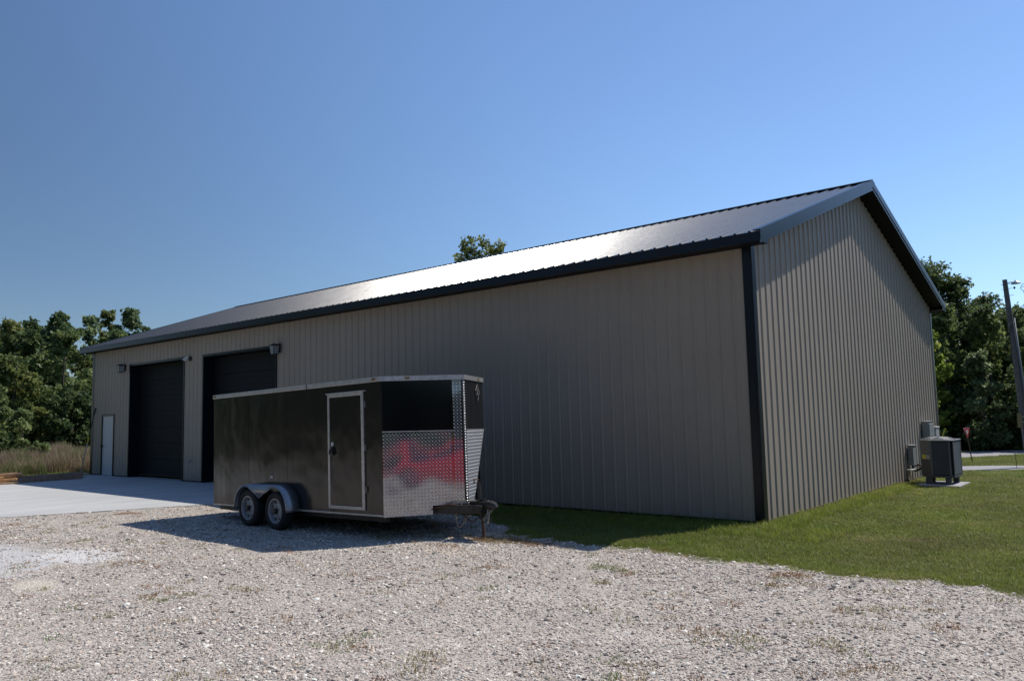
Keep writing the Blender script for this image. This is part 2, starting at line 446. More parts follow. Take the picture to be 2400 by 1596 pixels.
def grid_mesh(name, xs, ys, zf, material):
    Xg, Yg = np.meshgrid(xs, ys, indexing='ij'); Zg = zf(Xg, Yg)
    V = np.stack([Xg, Yg, Zg], -1).reshape(-1, 3)
    nx, ny = len(xs), len(ys)
    i, j = np.meshgrid(np.arange(nx - 1), np.arange(ny - 1), indexing='ij'); a = (i * ny + j).ravel()
    Fq = np.stack([a, a + ny, a + ny + 1, a + 1], -1)
    me = fastmesh(name, V, Fq, material)
    me.polygons.foreach_set('use_smooth', [True] * len(me.polygons))
    o = bpy.data.objects.new(name, me); COL.objects.link(o); return o
gx = nonuni(-26, 12, .2, 900); gy = nonuni(-13, 24, .2, 900)
o = grid_mesh('ground', gx, gy, gz, M_SOIL); tag(o, kind='structure', label='grassy ground sheet reaching to the treelines')

def lawn_edge(x):
    """y below which the gravel lot lies"""
    x = np.asarray(x, float)
    y = np.interp(x, [-9.6, -7.5, -5.5, -4.2, -3.4, -2.66, -.9, 1.1, 2.1, 3.6, 8, 40], [-.9, -.95, -1.1, -1.35, -1.9, -2.36, -2.5, -2.62, -2.72, -2.66, -2.5, -2.4])
    return y + .05 * np.sin(x * 5.3) + .035 * np.sin(x * 11.7 + 1) + .02 * np.sin(x * 23 + 2)
xs = np.concatenate([np.arange(-22.4, -9.7, .2), np.arange(-9.6, 12, .04), np.arange(12, 46, 1.0)])
ts = np.concatenate([np.linspace(0, .2, 60), np.linspace(.2, 1, 24)[1:]])
Yb = np.where(xs < -9.6, -.5, lawn_edge(xs))
Xg = np.repeat(xs[:, None], len(ts), 1); Yg = Yb[:, None] + ts[None, :] * (-20.5 - Yb[:, None])
inside = gz(Xg, Yg) + .008
V = np.stack([Xg, Yg, inside], -1).reshape(-1, 3)
ny = len(ts); i, j = np.meshgrid(np.arange(len(xs) - 1), np.arange(ny - 1), indexing='ij'); a = (i * ny + j).ravel()
me = fastmesh('gravel_lot', V, np.stack([a + 1, a + ny + 1, a + ny, a], -1), M_GRAVEL)
me.polygons.foreach_set('use_smooth', [True] * len(me.polygons))
o = bpy.data.objects.new('gravel_lot', me); COL.objects.link(o)
tag(o, kind='structure', label='pale crushed gravel parking lot in front of the barn')

# concrete pad
pad = [(-9.6, 0), (-10.67, -2.8), (-12.3, -6.2), (-14.1, -9.9), (-22.35, -9.9), (-22.35, -3.1), (-22.5, -.75), (-24.05, -.62), (-24.05, 0)]
o = MB().prism(pad, -.22, 0.0).build('concrete_pad', M_CONC, bevel=.006)
tag(o, kind='structure', label='pale concrete apron in front of the garage doors')

# roads beyond the lawn
def strip(name, p0, p1, w0, label, n=60):
    mb = MB(); p0 = Vector(p0); p1 = Vector(p1); d = (p1 - p0).normalized(); nrm = Vector((-d.y, d.x))
    L = (p1 - p0).length
    for k in range(n + 1):
        c = p0 + d * (L * k / n)
        for sgn in (0, 1):
            q = c + nrm * w0 * sgn
            mb.v.append((q.x, q.y, float(gz(q.x, q.y)) + .02))
    for k in range(n): mb.f.append((2 * k, 2 * k + 2, 2 * k + 3, 2 * k + 1))
    o = mb.build(name, M_ROADM); tag(o, kind='structure', label=label); return o
d1 = Vector((.38 + 1.08, 21.10 - 19.87)).normalized(); b1 = Vector((-1.08, 19.87))
strip('road', b1 - d1 * 40, b1 + d1 * 70, 2.35, 'grey asphalt road just beyond the lawn', 140)
d2 = Vector((-1.33 + 3.04, 33.86 - 30.41)).normalized(); b2 = Vector((-3.04, 30.41))
strip('road', b2 - d2 * 50, b2 + d2 * 70, 2.9, 'grey asphalt side road before the trees', 140)

# ------------------------------------------------------------------ barn
L, W, HW = 23.96, 11.374, 4.19
SL, OE, OG = .3383, .3286, .307
HF = 4.326
RIDGE = HF + (W / 2 + OE) * SL
S9 = .2286
barn = tag(empty('pole_barn', (0, 0, 0)), 'long taupe metal pole barn with black roof, trim and two tall overhead doors', 'barn')
DOORS = [(-21.10, -17.50, 3.61), (-16.42, -12.72, 3.60)]
MAN = (-23.14, -22.18, 2.03)

def ribbed(s0, s1, first, h, zb, zt, holes=(), base=.056, top=.018, minor=True):
    """profile sheet along s with ribs every 9 in; returns list of (s, depth) and quads by height interval"""
    pts = {s0: 0.0, s1: 0.0}
    k0 = int(math.floor((s0 - first) / S9)) - 1; k1 = int(math.ceil((s1 - first) / S9)) + 1
    prof = []
    for k in range(k0, k1 + 1):
        c = first + k * S9
        prof += [(c - base / 2, 0), (c - top / 2, h), (c + top / 2, h), (c + base / 2, 0)]
        if minor:
            for off in (.076, .152):
                prof += [(c + off - .012, 0), (c + off - .004, .0028), (c + off + .004, .0028), (c + off + .012, 0)]
    prof.sort()
    def H(s):
        for (a, ha), (b, hb) in zip(prof, prof[1:]):
            if a <= s <= b: return ha + (hb - ha) * (s - a) / max(b - a, 1e-9)
        return 0.0
    ss = sorted({s0, s1} | {round(a, 5) for a, _ in prof if s0 < a < s1} | {x for h_ in holes for x in h_[:2] if s0 < x < s1})
    mb = []
    for a, b in zip(ss, ss[1:]):
        mid = (a + b) / 2; iv = [(None, None)]
        hs = sorted((h_[2], h_[3]) for h_ in holes if h_[0] <= mid <= h_[1])
        lo = 0; segs = []
        cur = ('b', None)
        bounds = []
        start = 'bot'
        for (za, zc) in hs:
            if za > -90: bounds.append((start, za))
            start = zc
        bounds.append((start, 'top'))
        for (u, v) in bounds:
            za0 = zb(a) if u == 'bot' else u; za1 = zb(b) if u == 'bot' else u
            zt0 = zt(a) if v == 'top' else v; zt1 = zt(b) if v == 'top' else v
            mb.append((a, H(a), za0, zt0, b, H(b), za1, zt1))
    return mb
def sheet_obj(name, quads, place, material, parent):
    mb = MB()
    for (a, ha, za0, zt0, b, hb, za1, zt1) in quads:
        mb.add([place(a, ha, za0), place(b, hb, za1), place(b, hb, zt1), place(a, ha, zt0)], [(0, 1, 2, 3)])
    me = bpy.data.meshes.new(name); me.from_pydata(mb.v, [], mb.f); me.materials.append(material); me.update()
    o = bpy.data.objects.new(name, me); COL.objects.link(o); o.parent = parent; return o
# eave wall facing the lot: s = -x
holes = [(-d[1], -d[0], -99, d[2]) for d in DOORS] + [(-MAN[1], -MAN[0], -99, MAN[2])]
first = .074; k = 0; s = first - S9 / 2
while s < L:
    a, b = max(s, .004), min(s + 4 * S9, L - .004)
    q = ribbed(a, b, first, .019, lambda s: .035, lambda s: HW + .02, holes)
    if q: sheet_obj('wall_panel', q, lambda s, h, z: (-s, -h, z), M_SIDING, barn)
    s += 4 * S9
# sunlit gable wall, s = y
def gable_top(y): return RIDGE - .215 - SL * abs(y - W / 2)
s = first - S9 / 2
while s < W:
    a, b = max(s, .004), min(s + 4 * S9, W - .004)
    if b - a > .02:
        parts = [(a, b)] if not (a < W / 2 < b) else [(a, W / 2), (W / 2, b)]
        q = []
        for (a_, b_) in parts: q += ribbed(a_, b_, first, .0185, lambda s: .04, gable_top, base=.056, top=.022, minor=False)
        sheet_obj('wall_panel', q, lambda s, h, z: (h, s, z), M_SIDING, barn)
    s += 4 * S9
# far walls, simple closed shell behind
mb = MB()
mb.add([(-L, 0.01, 0), (-L, W, 0), (-L, W, HW), (-L, W / 2, RIDGE - .22), (-L, 0.01, HW)], [(0, 1, 2, 3, 4)])
mb.add([(-L, W, 0), (-.01, W, 0), (-.01, W, HW), (-L, W, HW)], [(0, 1, 2, 3)])
mb.build('rear_wall', M_SIDING, barn)
# inner lining keeps the interior dark
mb = MB(); yi = .62
mb.box(-L + .1, -.05, yi, yi + .03, 0.0, HW)
mb.box(-L + .05, -.05, .03, .06, 3.66, HW)
mb.box(DOORS[0][1] + .04, DOORS[1][0] - .04, .03, .06, 0, 3.66)
mb.box(DOORS[1][1] + .04, -.04, .03, .06, 0, 3.66)
mb.box(MAN[1] + .06, DOORS[0][0] - .04, .03, .06, 0, 3.66)
mb.build('wall_lining', M_DARKIN, barn)
MB().box(-L + .02, -.02, .002, W - .02, -.20, -.002).build('floor_slab', M_CONC_IN, barn)
# base skirt boards
MB().box(-DOORS[1][1] * -1 + .12, -.14, -.014, .02, -.06, .033).build('skirt_board', M_SOFFIT, barn)
MB().box(-.03, .016, .14, W - .02, -.06, .038).build('skirt_board', M_WOODDK, barn)
# roof sheets: local s along x, t up the slope
slope_len = math.hypot(W / 2 + OE, (W / 2 + OE) * SL)
cosS = 1 / math.hypot(1, SL); sinS = SL * cosS
def near_place(s, h, t):
    y = -OE + t * cosS - h * sinS; z = HF + t * sinS + h * cosS
    return (-s, y, z)
def far_place(s, h, t):
    y = W + OE - t * cosS + h * sinS; z = HF + t * sinS + h * cosS
    return (-s, y, z)
s = first - S9 / 2 - 4 * S9
sA, sB = -OG + .012, L + OG - .012
while s < sB:
    a, b = max(s, sA), min(s + 4 * S9, sB)
    if b - a > .02:
        q = ribbed(a, b, first, .0215, lambda s: -.025, lambda s: slope_len - .01, base=.050, top=.018, minor=True)
        sheet_obj('roof_panel', q, near_place, M_ROOF, barn)
        sheet_obj('roof_panel', q, far_place, M_ROOF, barn)
    s += 4 * S9
# fastener rows: roof purlins and wall girts
mb = MB()
for kx in range(0, 106):
    sx = first + kx * S9 + .045
    if sx > L: break
    for t_ in np.arange(.12, slope_len - .1, .61):
        p_ = [near_place(sx + a_, .0045 if q_ else -.001, t_ + b_) for q_ in (0, 1) for a_, b_ in ((-.011, -.011), (.011, -.011), (.011, .011), (-.011, .011))]
        mb.add(p_, [(4, 5, 6, 7), (0, 1, 5, 4), (1, 2, 6, 5), (2, 3, 7, 6), (3, 0, 4, 7)])
o = mb.build('roof_screws', M_SOFFIT, barn); o['kind'] = 'stuff'
mb = MB()
for kx in range(0, 106):
    sx = first + kx * S9 + .045
    for z_ in (.12, .72, 1.32, 1.93, 2.54, 3.15, 3.76):
        if sx < L - .1 and not any(h_[0] - .03 < sx < h_[1] + .03 and z_ < h_[3] + .03 for h_ in holes):
            mb.box(-sx - .007, -sx + .007, -.006, .001, z_ - .007, z_ + .007)
for kx in range(0, 50):
    sy2 = first + kx * S9 + .045
    for z_ in (.12, .72, 1.32, 1.93, 2.54, 3.15, 3.76, 4.37, 4.98, 5.59):
        if sy2 < W - .1 and z_ < gable_top(sy2) - .05: mb.box(-.001, .006, sy2 - .007, sy2 + .007, z_ - .007, z_ + .007)
o = mb.build('wall_screws', mat('siding_screw_head', (.20, .185, .16), .5), barn); o['kind'] = 'stuff'
# ridge cap
mb = MB()
ca, cb = -OG - .012, L + OG + .012
for sg in (1, -1):
    yo = sg * .17; zt = RIDGE + .052
    poly = [(0, zt), (yo, zt - abs(yo) * SL), (yo, zt - abs(yo) * SL - .018), (0, zt - .012)]
    mb.add([(-ca, W / 2 + y, z) for y, z in poly] + [(-cb, W / 2 + y, z) for y, z in poly],
           [(0, 1, 2, 3), (7, 6, 5, 4), (0, 4, 5, 1), (1, 5, 6, 2), (2, 6, 7, 3)])
mb.build('ridge_cap', M_TRIM, barn)
# eave fascias + soffit boxes
for sg, y0 in ((-1, -OE), (1, W + OE)):
    yy = (y0 - .02, y0) if sg < 0 else (y0, y0 + .02)
    MB().box(-L - OG, OG, yy[0], yy[1], HF - .159, HF - .006).build('eave_fascia', M_TRIM, barn, bevel=.003)
    ys_ = (-OE + .002, -.02) if sg < 0 else (W + .02, W + OE - .002)
    MB().box(-L - OG + .01, OG - .01, ys_[0], ys_[1], HF - .15, HF - .11).build('eave_soffit', M_SOFFIT, barn)
    # pork-chop end caps of the eave box
    for xe in (OG - .012, -L - OG + .004):
        zi = HF - .006 + (OE - .02) * SL
        if sg < 0: poly = [(-OE + .001, HF - .155), (-.02, HF - .155), (-.02, zi - .06), (-OE + .001, HF - .03)]
        else: poly = [(W + .02, HF - .155), (W + OE - .001, HF - .155), (W + OE - .001, HF - .03), (W + .02, zi - .06)]
        MB().add([(xe, y, z) for y, z in poly] + [(xe + .008, y, z) for y, z in poly],
                 [(0, 1, 2, 3), (7, 6, 5, 4), (0, 4, 5, 1), (1, 5, 6, 2), (2, 6, 7, 3), (3, 7, 4, 0)]).build('eave_end_cap', M_TRIM, barn)
# rakes
def rake(x0, x1, dz0, dz1, name, m_, sides=(0, 1), bevel=0.0):
    for sd in sides:
        ya, yb = (-OE - .02, W / 2) if sd == 0 else (W + OE + .02, W / 2)
        za = HF - .02 * SL; zb_ = RIDGE
        vs = [(x, y, z + dz) for x in (x0, x1) for (y, z, dz) in ((ya, za, dz0), (yb, zb_, dz0), (yb, zb_, dz1), (ya, za, dz1))]
        MB().add(vs, [(0, 1, 2, 3), (7, 6, 5, 4), (0, 4, 5, 1), (1, 5, 6, 2), (2, 6, 7, 3), (3, 7, 4, 0)]).build(name, m_, barn)
rake(OG, OG + .014, -.115, .030, 'rake_trim', M_TRIM)
rake(OG - .10, OG - .001, .012, .032, 'rake_flange', M_TRIM)
rake(OG - .006, OG + .004, -.185, -.117, 'rake_fascia', M_TRIM)
rake(.004, OG - .007, -.180, -.165, 'rake_soffit', M_SOFFIT)
rake(-L - OG - .014, -L - OG, -.170, .030, 'rake_trim', M_TRIM)
rake(-L - OG + .001, -L - OG + .10, .012, .032, 'rake_flange', M_TRIM)
rake(-L - OG + .001, -L - .004, -.180, -.165, 'rake_soffit', M_SOFFIT)
# corner trims
for x0 in (0, -L):
    inx = -1 if x0 == 0 else 1
    for (y0, sy) in ((0, -1), (W, 1)):
        MB().box(min(x0, x0 + inx * .125), max(x0, x0 + inx * .125) , y0 + (sy * .026 if sy < 0 else 0), y0 + (0 if sy < 0 else .026), .01, HW + .02).build('corner_trim', M_TRIM, barn, bevel=.004)
        xx = (x0 - .0, x0 + .028) if x0 == 0 else (x0 - .028, x0)
        yy = (y0 - .026, y0 + .11) if sy < 0 else (y0 - .11, y0 + .026)
        MB().box(xx[0] + (.001 if x0 == 0 else 0), xx[1], yy[0], yy[1], .01, HW + .02).build('corner_trim', M_TRIM, barn, bevel=.004)
# thin black strip at the wall top, standing in for the soffit's shadow
MB().box(-L + .13, -.13, -.030, -.001, HW - .02, HW + .03).build('soffit_shadow_strip', M_TRIM, barn)

# overhead doors
for di, (x0, x1, h) in enumerate(DOORS):
    rec = .30
    mb = MB()
    mb.box(x0 - .012, x0 + .045, -.028, rec + .05, 0.002, h + .02)
    mb.box(x1 - .045, x1 + .012, -.028, rec + .05, 0.002, h + .02)
    mb.box(x0 + .046, x1 - .046, -.028, rec + .05, h - .045, h + .02)
    mb.build('door_jamb', M_TRIM, barn, bevel=.003)
    gap = .085 if di == 0 else .02
    nsec = 7; hh = (h - .05 - gap) / nsec
    door = MB().box(x0 + .05, x1 - .05, rec + .035, rec + .06, gap, h - .05).build('garage_door', M_DOORBLK, barn,
            label='black sectional overhead door %s' % ('with its bottom edge slightly raised' if di == 0 else 'partly hidden behind the trailer'))
    wsec = x1 - x0 - .10
    for k in range(nsec):
        z0 = gap + k * hh
        mb = MB(); zc0, zc1 = z0 + .006, z0 + hh - .006; xa, xb = x0 + .052, x1 - .052; yf = rec + .012
        mb.box(xa, xb, yf, rec + .034, zc0, zc1)
        mb.box(xa + .02, xb - .02, yf - .005, yf - .0005, zc0 + .14, zc0 + .155); mb.box(xa + .02, xb - .02, yf - .005, yf - .0005, zc1 - .155, zc1 - .14)
        mb.build('door_section', M_DOORBLK, door, bevel=.005)
    MB().box(x0 + .05, x1 - .05, rec + .008, rec + .05, gap - .022, gap - .001).build('bottom_seal', M_WOODDK, door)
# service door
fx0, fx1, fh = MAN
mb = MB(); mb.box(fx0 - .01, fx0 + .045, -.03, .06, .002, fh + .01); mb.box(fx1 - .045, fx1 + .01, -.03, .06, .002, fh + .01); mb.box(fx0 + .046, fx1 - .046, -.03, .06, fh - .045, fh + .01)
mb.build('door_frame', M_TRIM, barn, bevel=.003)
sd = MB().box(fx0 + .047, fx1 - .047, .004, .05, .02, fh - .048).build('service_door', M_WHITE, barn, bevel=.004, label='plain white service door near the far corner')
MB().tube([(fx0 + .11, .0, .98), (fx0 + .11, -.05, .98)], .026, 10).tube([(fx0 + .11, -.05, .98), (fx0 + .11, -.085, .98)], [.034, .026], 12).build('door_knob', M_BLACKPL, sd, smooth=False)
MB().box(fx0 + .047, fx1 - .047, -.035, .05, .0025, .018).build('door_threshold', M_STEEL, barn)

# lanterns
def lantern(x, label):
    t = tag(empty('wall_lantern', (x, -.02, 3.36)), label, 'lantern', 'coach lanterns beside the overhead doors'); t.scale = (.88, .88, .95)
    MB().box(-.06, .06, -.03, 0, .06, .30).build('back_plate', M_BLACKPL, t, bevel=.006)
    MB().box(-.022, .022, -.16, -.03, .255, .285).build('arm', M_BLACKPL, t, bevel=.004)
    c = (0, -.17)
    mb = MB()
    mb.add([(c[0] + sx * .115, c[1] + sy * .115, .235) for sx, sy in ((-1, -1), (1, -1), (1, 1), (-1, 1))] + [(c[0] + sx * .04, c[1] + sy * .04, .30) for sx, sy in ((-1, -1), (1, -1), (1, 1), (-1, 1))],
           [(0, 3, 2, 1), (4, 5, 6, 7), (0, 1, 5, 4), (1, 2, 6, 5), (2, 3, 7, 6), (3, 0, 4, 7)])
    mb.build('lantern_cap', M_BLACKPL, t)
    fr = MB()
    for sx, sy in ((-1, -1), (1, -1), (1, 1), (-1, 1)):
        fr.tube([(c[0] + sx * .072, c[1] + sy * .072, .02), (c[0] + sx * .10, c[1] + sy * .10, .236)], .0085, 4)
    fr.box(c[0] - .08, c[0] + .08, c[1] - .08, c[1] + .08, 0.0, .02)
    fr.build('lantern_frame', M_BLACKPL, t)
    for (ax, ay) in ((0, -1), (1, 0), (0, 1), (-1, 0)):
        px, py = -ay, ax
        lo, hi, wl_, wh = .074, .100, .066, .092
        vs = []
        for th in (0, .003):
            for (rr, ww, z) in ((lo, wl_, .022), (lo, -wl_, .022), (hi, -wh, .234), (hi, wh, .234)):
                vs.append((c[0] + ax * (rr - th) + px * ww, c[1] + ay * (rr - th) + py * ww, z))
        MB().add(vs, [(0, 1, 2, 3), (7, 6, 5, 4), (0, 4, 5, 1), (1, 5, 6, 2), (2, 6, 7, 3), (3, 7, 4, 0)]).build('glass_pane', M_GLASS, t)
    MB().lathe([(0.001, .02), (.03, .03), (.034, .09), (.034, .17), (.001, .19)], 12, Matrix.Translation((c[0], c[1], 0))).build('bulb', M_BULB, t, smooth=True)
    return t
lantern(-21.42, 'black coach lantern on the wall at the upper left of the far overhead door')
lantern(-12.58, 'black coach lantern at the upper right corner of the overhead door behind the trailer')
t = tag(empty('security_floodlight', (-17.14, -.02, 3.47)), 'small white cylindrical floodlight angled down between the two overhead doors', 'floodlight')
MB().box(-.06, .06, -.04, 0, .02, .14).build('mount', M_BLACKPL, t, bevel=.01)
MB().tube([(0, -.04, .09), (-.04, -.10, .08)], .018, 8).build('arm', M_BLACKPL, t)
dv = Vector((-.35, -.55, -.5)).normalized(); pc = Vector((-.06, -.13, .07))
MB().tube([pc - dv * .09, pc + dv * .06], [.048, .052], 14).build('lamp_housing', M_WHITEPL, t, smooth=False)
MB().tube([pc + dv * .061, pc + dv * .10], [.056, .060], 14).build('lamp_hood', M_BLACKPL, t)
t = tag(empty('hose_spigot', (-17.02, -.02, .59)), 'small grey outdoor water spigot low between the overhead doors', 'spigot')
MB().tube([(0, 0, 0), (0, -.09, 0)], .018, 8).tube([(0, -.09, .0), (0, -.11, -.05)], .016, 8).build('spout', M_STEEL, t)
MB().lathe([(.001, 0), (.045, .0), (.045, .012), (.001, .012)], 12, Matrix.Translation((0, -.06, .035))).build('valve_wheel', M_STEEL, t)

# ------------------------------------------------------------------ enclosed cargo trailer
TP = dict(px=-6.75, py=-3.964, th=-.028, ph=.022)
tr = tag(empty('cargo_trailer', (TP['px'], TP['py'], -.05)), 'black tandem axle enclosed cargo trailer with a diamond plate V nose', 'trailer')
tr.rotation_euler = (Matrix.Rotation(TP['th'], 3, 'Z') @ Matrix.Rotation(-TP['ph'], 3, 'Y')).to_euler()
HB, HT = .298, 2.273
XR, XA = -1.956, 2.911
A = Vector((XA, 0)); B = Vector((3.592, .987)); Cc = Vector((3.114, 1.881)); D = Vector((2.95, 1.974)); WT = 1.974
# body skins
MB().box(XR, XA, .0, WT, HB + .012, HT - .02).build('body', M_SKIN, tr)
def vseg(P, Q, s):  # point at distance s from P towards Q
    return P + (Q - P).normalized() * s
eAB = (B - A).normalized(); nAB = Vector((eAB.y, -eAB.x)); LAB = (B - A).length
eBC = (Cc - B).normalized(); nBC = Vector((eBC.y, -eBC.x)); LBC = (Cc - B).length
nose = MB()
zb_, zm, zt_ = .425, 1.466, HT - .02
P1 = B + eBC * .39; Qb = Vector((XA + .002, WT - .55))
# upper nose
nose.prism([(XA + .001, .0), tuple(A + eAB * .002), tuple(B), tuple(Cc), tuple(D), (XA + .001, WT)], zm, zt_)
# lower nose tapers in on the far side
lowb = [(XA + .001, .0), tuple(A + eAB * .002), tuple(B), tuple(P1), (XA + .02, 1.35), (XA + .001, 1.33)]
topb = [(XA + .001, .0), tuple(A + eAB * .002), tuple(B), tuple(Cc), tuple(D), (XA + .001, WT)]
vs = [(x, y, zb_) for x, y in lowb] + [(x, y, zm) for x, y in topb]
nose.add(vs, [(5, 4, 3, 2, 1, 0), (0, 1, 7, 6), (1, 2, 8, 7), (2, 3, 9, 8), (3, 4, 10, 9), (4, 5, 11, 10)])
# toe behind the notch
N1 = A + eAB * .686
nose.prism([(XA + .001, .0), tuple(A + eAB * .002), tuple(N1), (XA + .001, N1.y)], HB + .012, zb_ - .001)
nose.build('nose', M_SKIN, tr)
def vplate(name, P, e, n, outline, m_, off=.008, thick=.006, uvm=True):
    """flat plate on a vertical face: outline in (s,z)"""
    mb = MB(); k = len(outline)
    vs = [(*(P + e * s + n * off), z) for s, z in outline] + [(*(P + e * s + n * (off - thick)), z) for s, z in outline]
    fs = [tuple(range(k)), tuple(reversed(range(k, 2 * k)))] + [(i, k + i, k + (i + 1) % k, (i + 1) % k) for i in range(k)]
    mb.add(vs, fs)
    o = mb.build(name, m_, tr)
    if uvm:
        me = o.data; ul = me.uv_layers.new(name='UVMap')
        P3 = Vector((P.x, P.y, 0)); e3 = Vector((e.x, e.y, 0))
        for lp in me.loops:
            v = me.vertices[lp.vertex_index].co
            ul.data[lp.index].uv = ((v - P3).dot(e3), v.z)
    return o
vplate('gloss_panel', A, eAB, nAB, [(.016, 1.482), (1.028, 1.462), (1.028, 2.215), (.016, 2.235)], M_GLOSSBLK, .007)
o = vplate('tread_plate', A, eAB, nAB, [(.004, .300), (.684, .300), (.684, .428), (1.03, .432), (1.03, 1.460), (.016, 1.478), (.004, 1.478)], M_TREAD, .010)
o = vplate('tread_plate', A, eAB, nAB, [(1.031, .432), (LAB - .03, .436), (LAB - .03, 2.205), (1.031, 2.205)], M_TREAD, .014)
o = vplate('tread_plate', B, eBC, nBC, [(.06, .440), (.385, .448), (.985, 1.44), (LBC - .012, 1.458), (.06, 1.464)], mat('dull_sky_plate_aluminium', (.36, .375, .41), .5, metal=.55), .010)  # far face plate greyed and dulled, sky reflection put into its colour
M_BARS = mat('tread_bar_aluminium', (.44, .445, .455), .30, metal=.9)
def tread_bars(P, e, n, inside, s0, s1, z0, z1, off, m_=None):
    per = .050; V = []; Fq = []; cnt = 0; row = 0; z = z0 + .018
    while z < z1 - .012:
        s_ = s0 + .015 + (per / 2 if row % 2 else 0)
        while s_ < s1 - .012:
            if inside(s_, z):
                sg = 1 if row % 2 else -1; a = (.0155, .0155 * sg); b_ = (.0055, -.0055 * sg)
                c0 = P + e * s_ + n * off
                pts = [(-a[0], -a[1], 0), (b_[0], b_[1], 0), (a[0], a[1], 0), (-b_[0], -b_[1], 0), (-a[0] * .35, -a[1] * .35, .004), (a[0] * .35, a[1] * .35, .004)]
                k = len(V)
                for (ds, dz, h) in pts:
                    q = P + e * (s_ + ds) + n * (off + h); V.append((q.x, q.y, z + dz))
                Fq += [(k, k + 4, k + 1), (k + 1, k + 4, k + 5), (k + 1, k + 5, k + 2), (k + 2, k + 5, k + 3), (k + 3, k + 5, k + 4), (k + 3, k + 4, k)]
            s_ += per
        z += per / 2; row += 1
    mb = MB(); mb.v = V; mb.f = Fq
    o = mb.build('tread_bars', m_ or M_BARS, tr); o['kind'] = 'stuff'
tread_bars(A, eAB, nAB, lambda s_, z: z > .445 or s_ < .67, .01, 1.03, .305, 1.472, .0102)
tread_bars(A, eAB, nAB, lambda s_, z: True, 1.035, LAB - .03, .44, 2.20, .0142)
tread_bars(B, eBC, nBC, lambda s_, z: s_ < .385 + (z - .448) / .992 * .6 - .02, .062, LBC - .012, .45, 1.455, .0102, mat('dull_sky_tread_bar', (.40, .41, .44), .45, metal=.6))  # bars on the far face toned to match the painted sky reflection
# rounded corner post of tread plate with raised ribs
post = MB(); seg = 6
a0 = math.atan2(nAB.y, nAB.x); a1 = math.atan2(nBC.y, nBC.x); rC = .045
cen = B + (nAB + nBC).normalized() * -.030
for zz in (.430, 2.205):
    for k in range(seg + 1):
        a = a0 + (a1 - a0) * k / seg; post.v.append((cen.x + rC * math.cos(a), cen.y + rC * math.sin(a), zz))
for k in range(seg): post.f.append((k, k + 1, seg + 2 + k, seg + 1 + k))
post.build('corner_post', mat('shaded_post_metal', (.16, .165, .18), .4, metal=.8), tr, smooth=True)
rb = MB(); z = .452
am = a0 + (a1 - a0) * .55
while z < 2.19:
    pts = []
    for k in range(1, seg):
        a = a0 + (a1 - a0) * k / seg; pts.append((cen.x + (rC + .001) * math.cos(a), cen.y + (rC + .001) * math.sin(a), z + (k % 2) * .002))
    rb.tube(pts, .0085, 5); z += .038
o = rb.build('post_ridges', M_BARS, tr, smooth=True); o['kind'] = 'stuff'
# lower light rails
MB().box(XR, XA - .001, -.012, .0, HB - .006, HB + .022).build('bottom_rail', M_ALU, tr, bevel=.003)
vplate('bottom_rail', A, eAB, nAB, [(0, .286), (.70, .286), (.70, .314), (0, .314)], M_ALU, .016, .016, False)
vplate('notch_trim', A, eAB, nAB, [(.66, .3145), (.70, .3145), (.70, .452), (.66, .452)], M_ALU, .016, .008, False)
vplate('bottom_rail', A, eAB, nAB, [(.701, .410), (LAB, .410), (LAB, .440), (.701, .440)], M_ALU, .016, .016, False)
vplate('bottom_rail', B, eBC, nBC, [(0, .410), (.40, .418), (.40, .446), (0, .440)], M_ALU, .016, .016, False)
# belt trim on top of plates
vplate('belt_trim', A, eAB, nAB, [(.004, 1.479), (1.03, 1.461), (1.03, 1.473), (.004, 1.491)], M_ALU, .013, .006, False)
vplate('belt_trim', B, eBC, nBC, [(.06, 1.465), (LBC - .012, 1.459), (LBC - .012, 1.473), (.06, 1.479)], M_ALU, .013, .006, False)
# roof rail
mb = MB(); mb.box(XR - .012, XA, -.016, 0, HT - .066, HT + .004); mb.build('roof_rail', M_ALU, tr, bevel=.005)
vplate('roof_rail', A, eAB, nAB, [(-.004, HT - .066), (LAB + .012, HT - .066), (LAB + .012, HT + .004), (-.004, HT + .004)], M_ALU, .018, .018, False)
vplate('roof_rail', B, eBC, nBC, [(-.004, HT - .066), (LBC + .02, HT - .066), (LBC + .02, HT + .004), (-.004, HT + .004)], M_ALU, .020, .018, False)
MB().box(XR - .012, XR, 0, WT, HT - .066, HT + .004).build('roof_rail', M_ALU, tr)
MB().prism([(XR, 0), (XA, 0), tuple(B), tuple(Cc), tuple(D), (XR, WT)], HT - .019, HT - .002).build('roof', M_ALU, tr)
MB().box(1.058, 1.072, -.020, -.0165, HT - .068, HT + .006).build('rail_joint', M_DARKHOLE, tr)
# marker lights
for (P, e, n, s_, zz) in ((Vector((XR, 0)), Vector((1, 0)), Vector((0, -1)), .06, HT - .032), (Vector((XR, 0)), Vector((1, 0)), Vector((0, -1)), 2.767 - XR, HT - .028), (A, eAB, nAB, .38, HT - .030), (B, eBC, nBC, .74, HT - .03)):
    vplate('marker_light', P, e, n, [(s_ - .032, zz - .018), (s_ + .032, zz - .018), (s_ + .032, zz + .018), (s_ - .032, zz + .018)], M_AMBER, .028, .012, False)
vplate('reflector', Vector((XR, 0)), Vector((1, 0)), Vector((0, -1)), [(.005 - XR - .035, .795), (.005 - XR + .035, .795), (.005 - XR + .035, .83), (.005 - XR - .035, .83)], M_WHITEPL, .008, .008, False)
# skin seam strips
for sx in (-.74, .46,):
    vplate('panel_seam', Vector((0, 0)), Vector((1, 0)), Vector((0, -1)), [(sx, .70), (sx + .012, .70), (sx + .012, HT - .07), (sx, HT - .07)], M_SKIN, .002, .002, False)
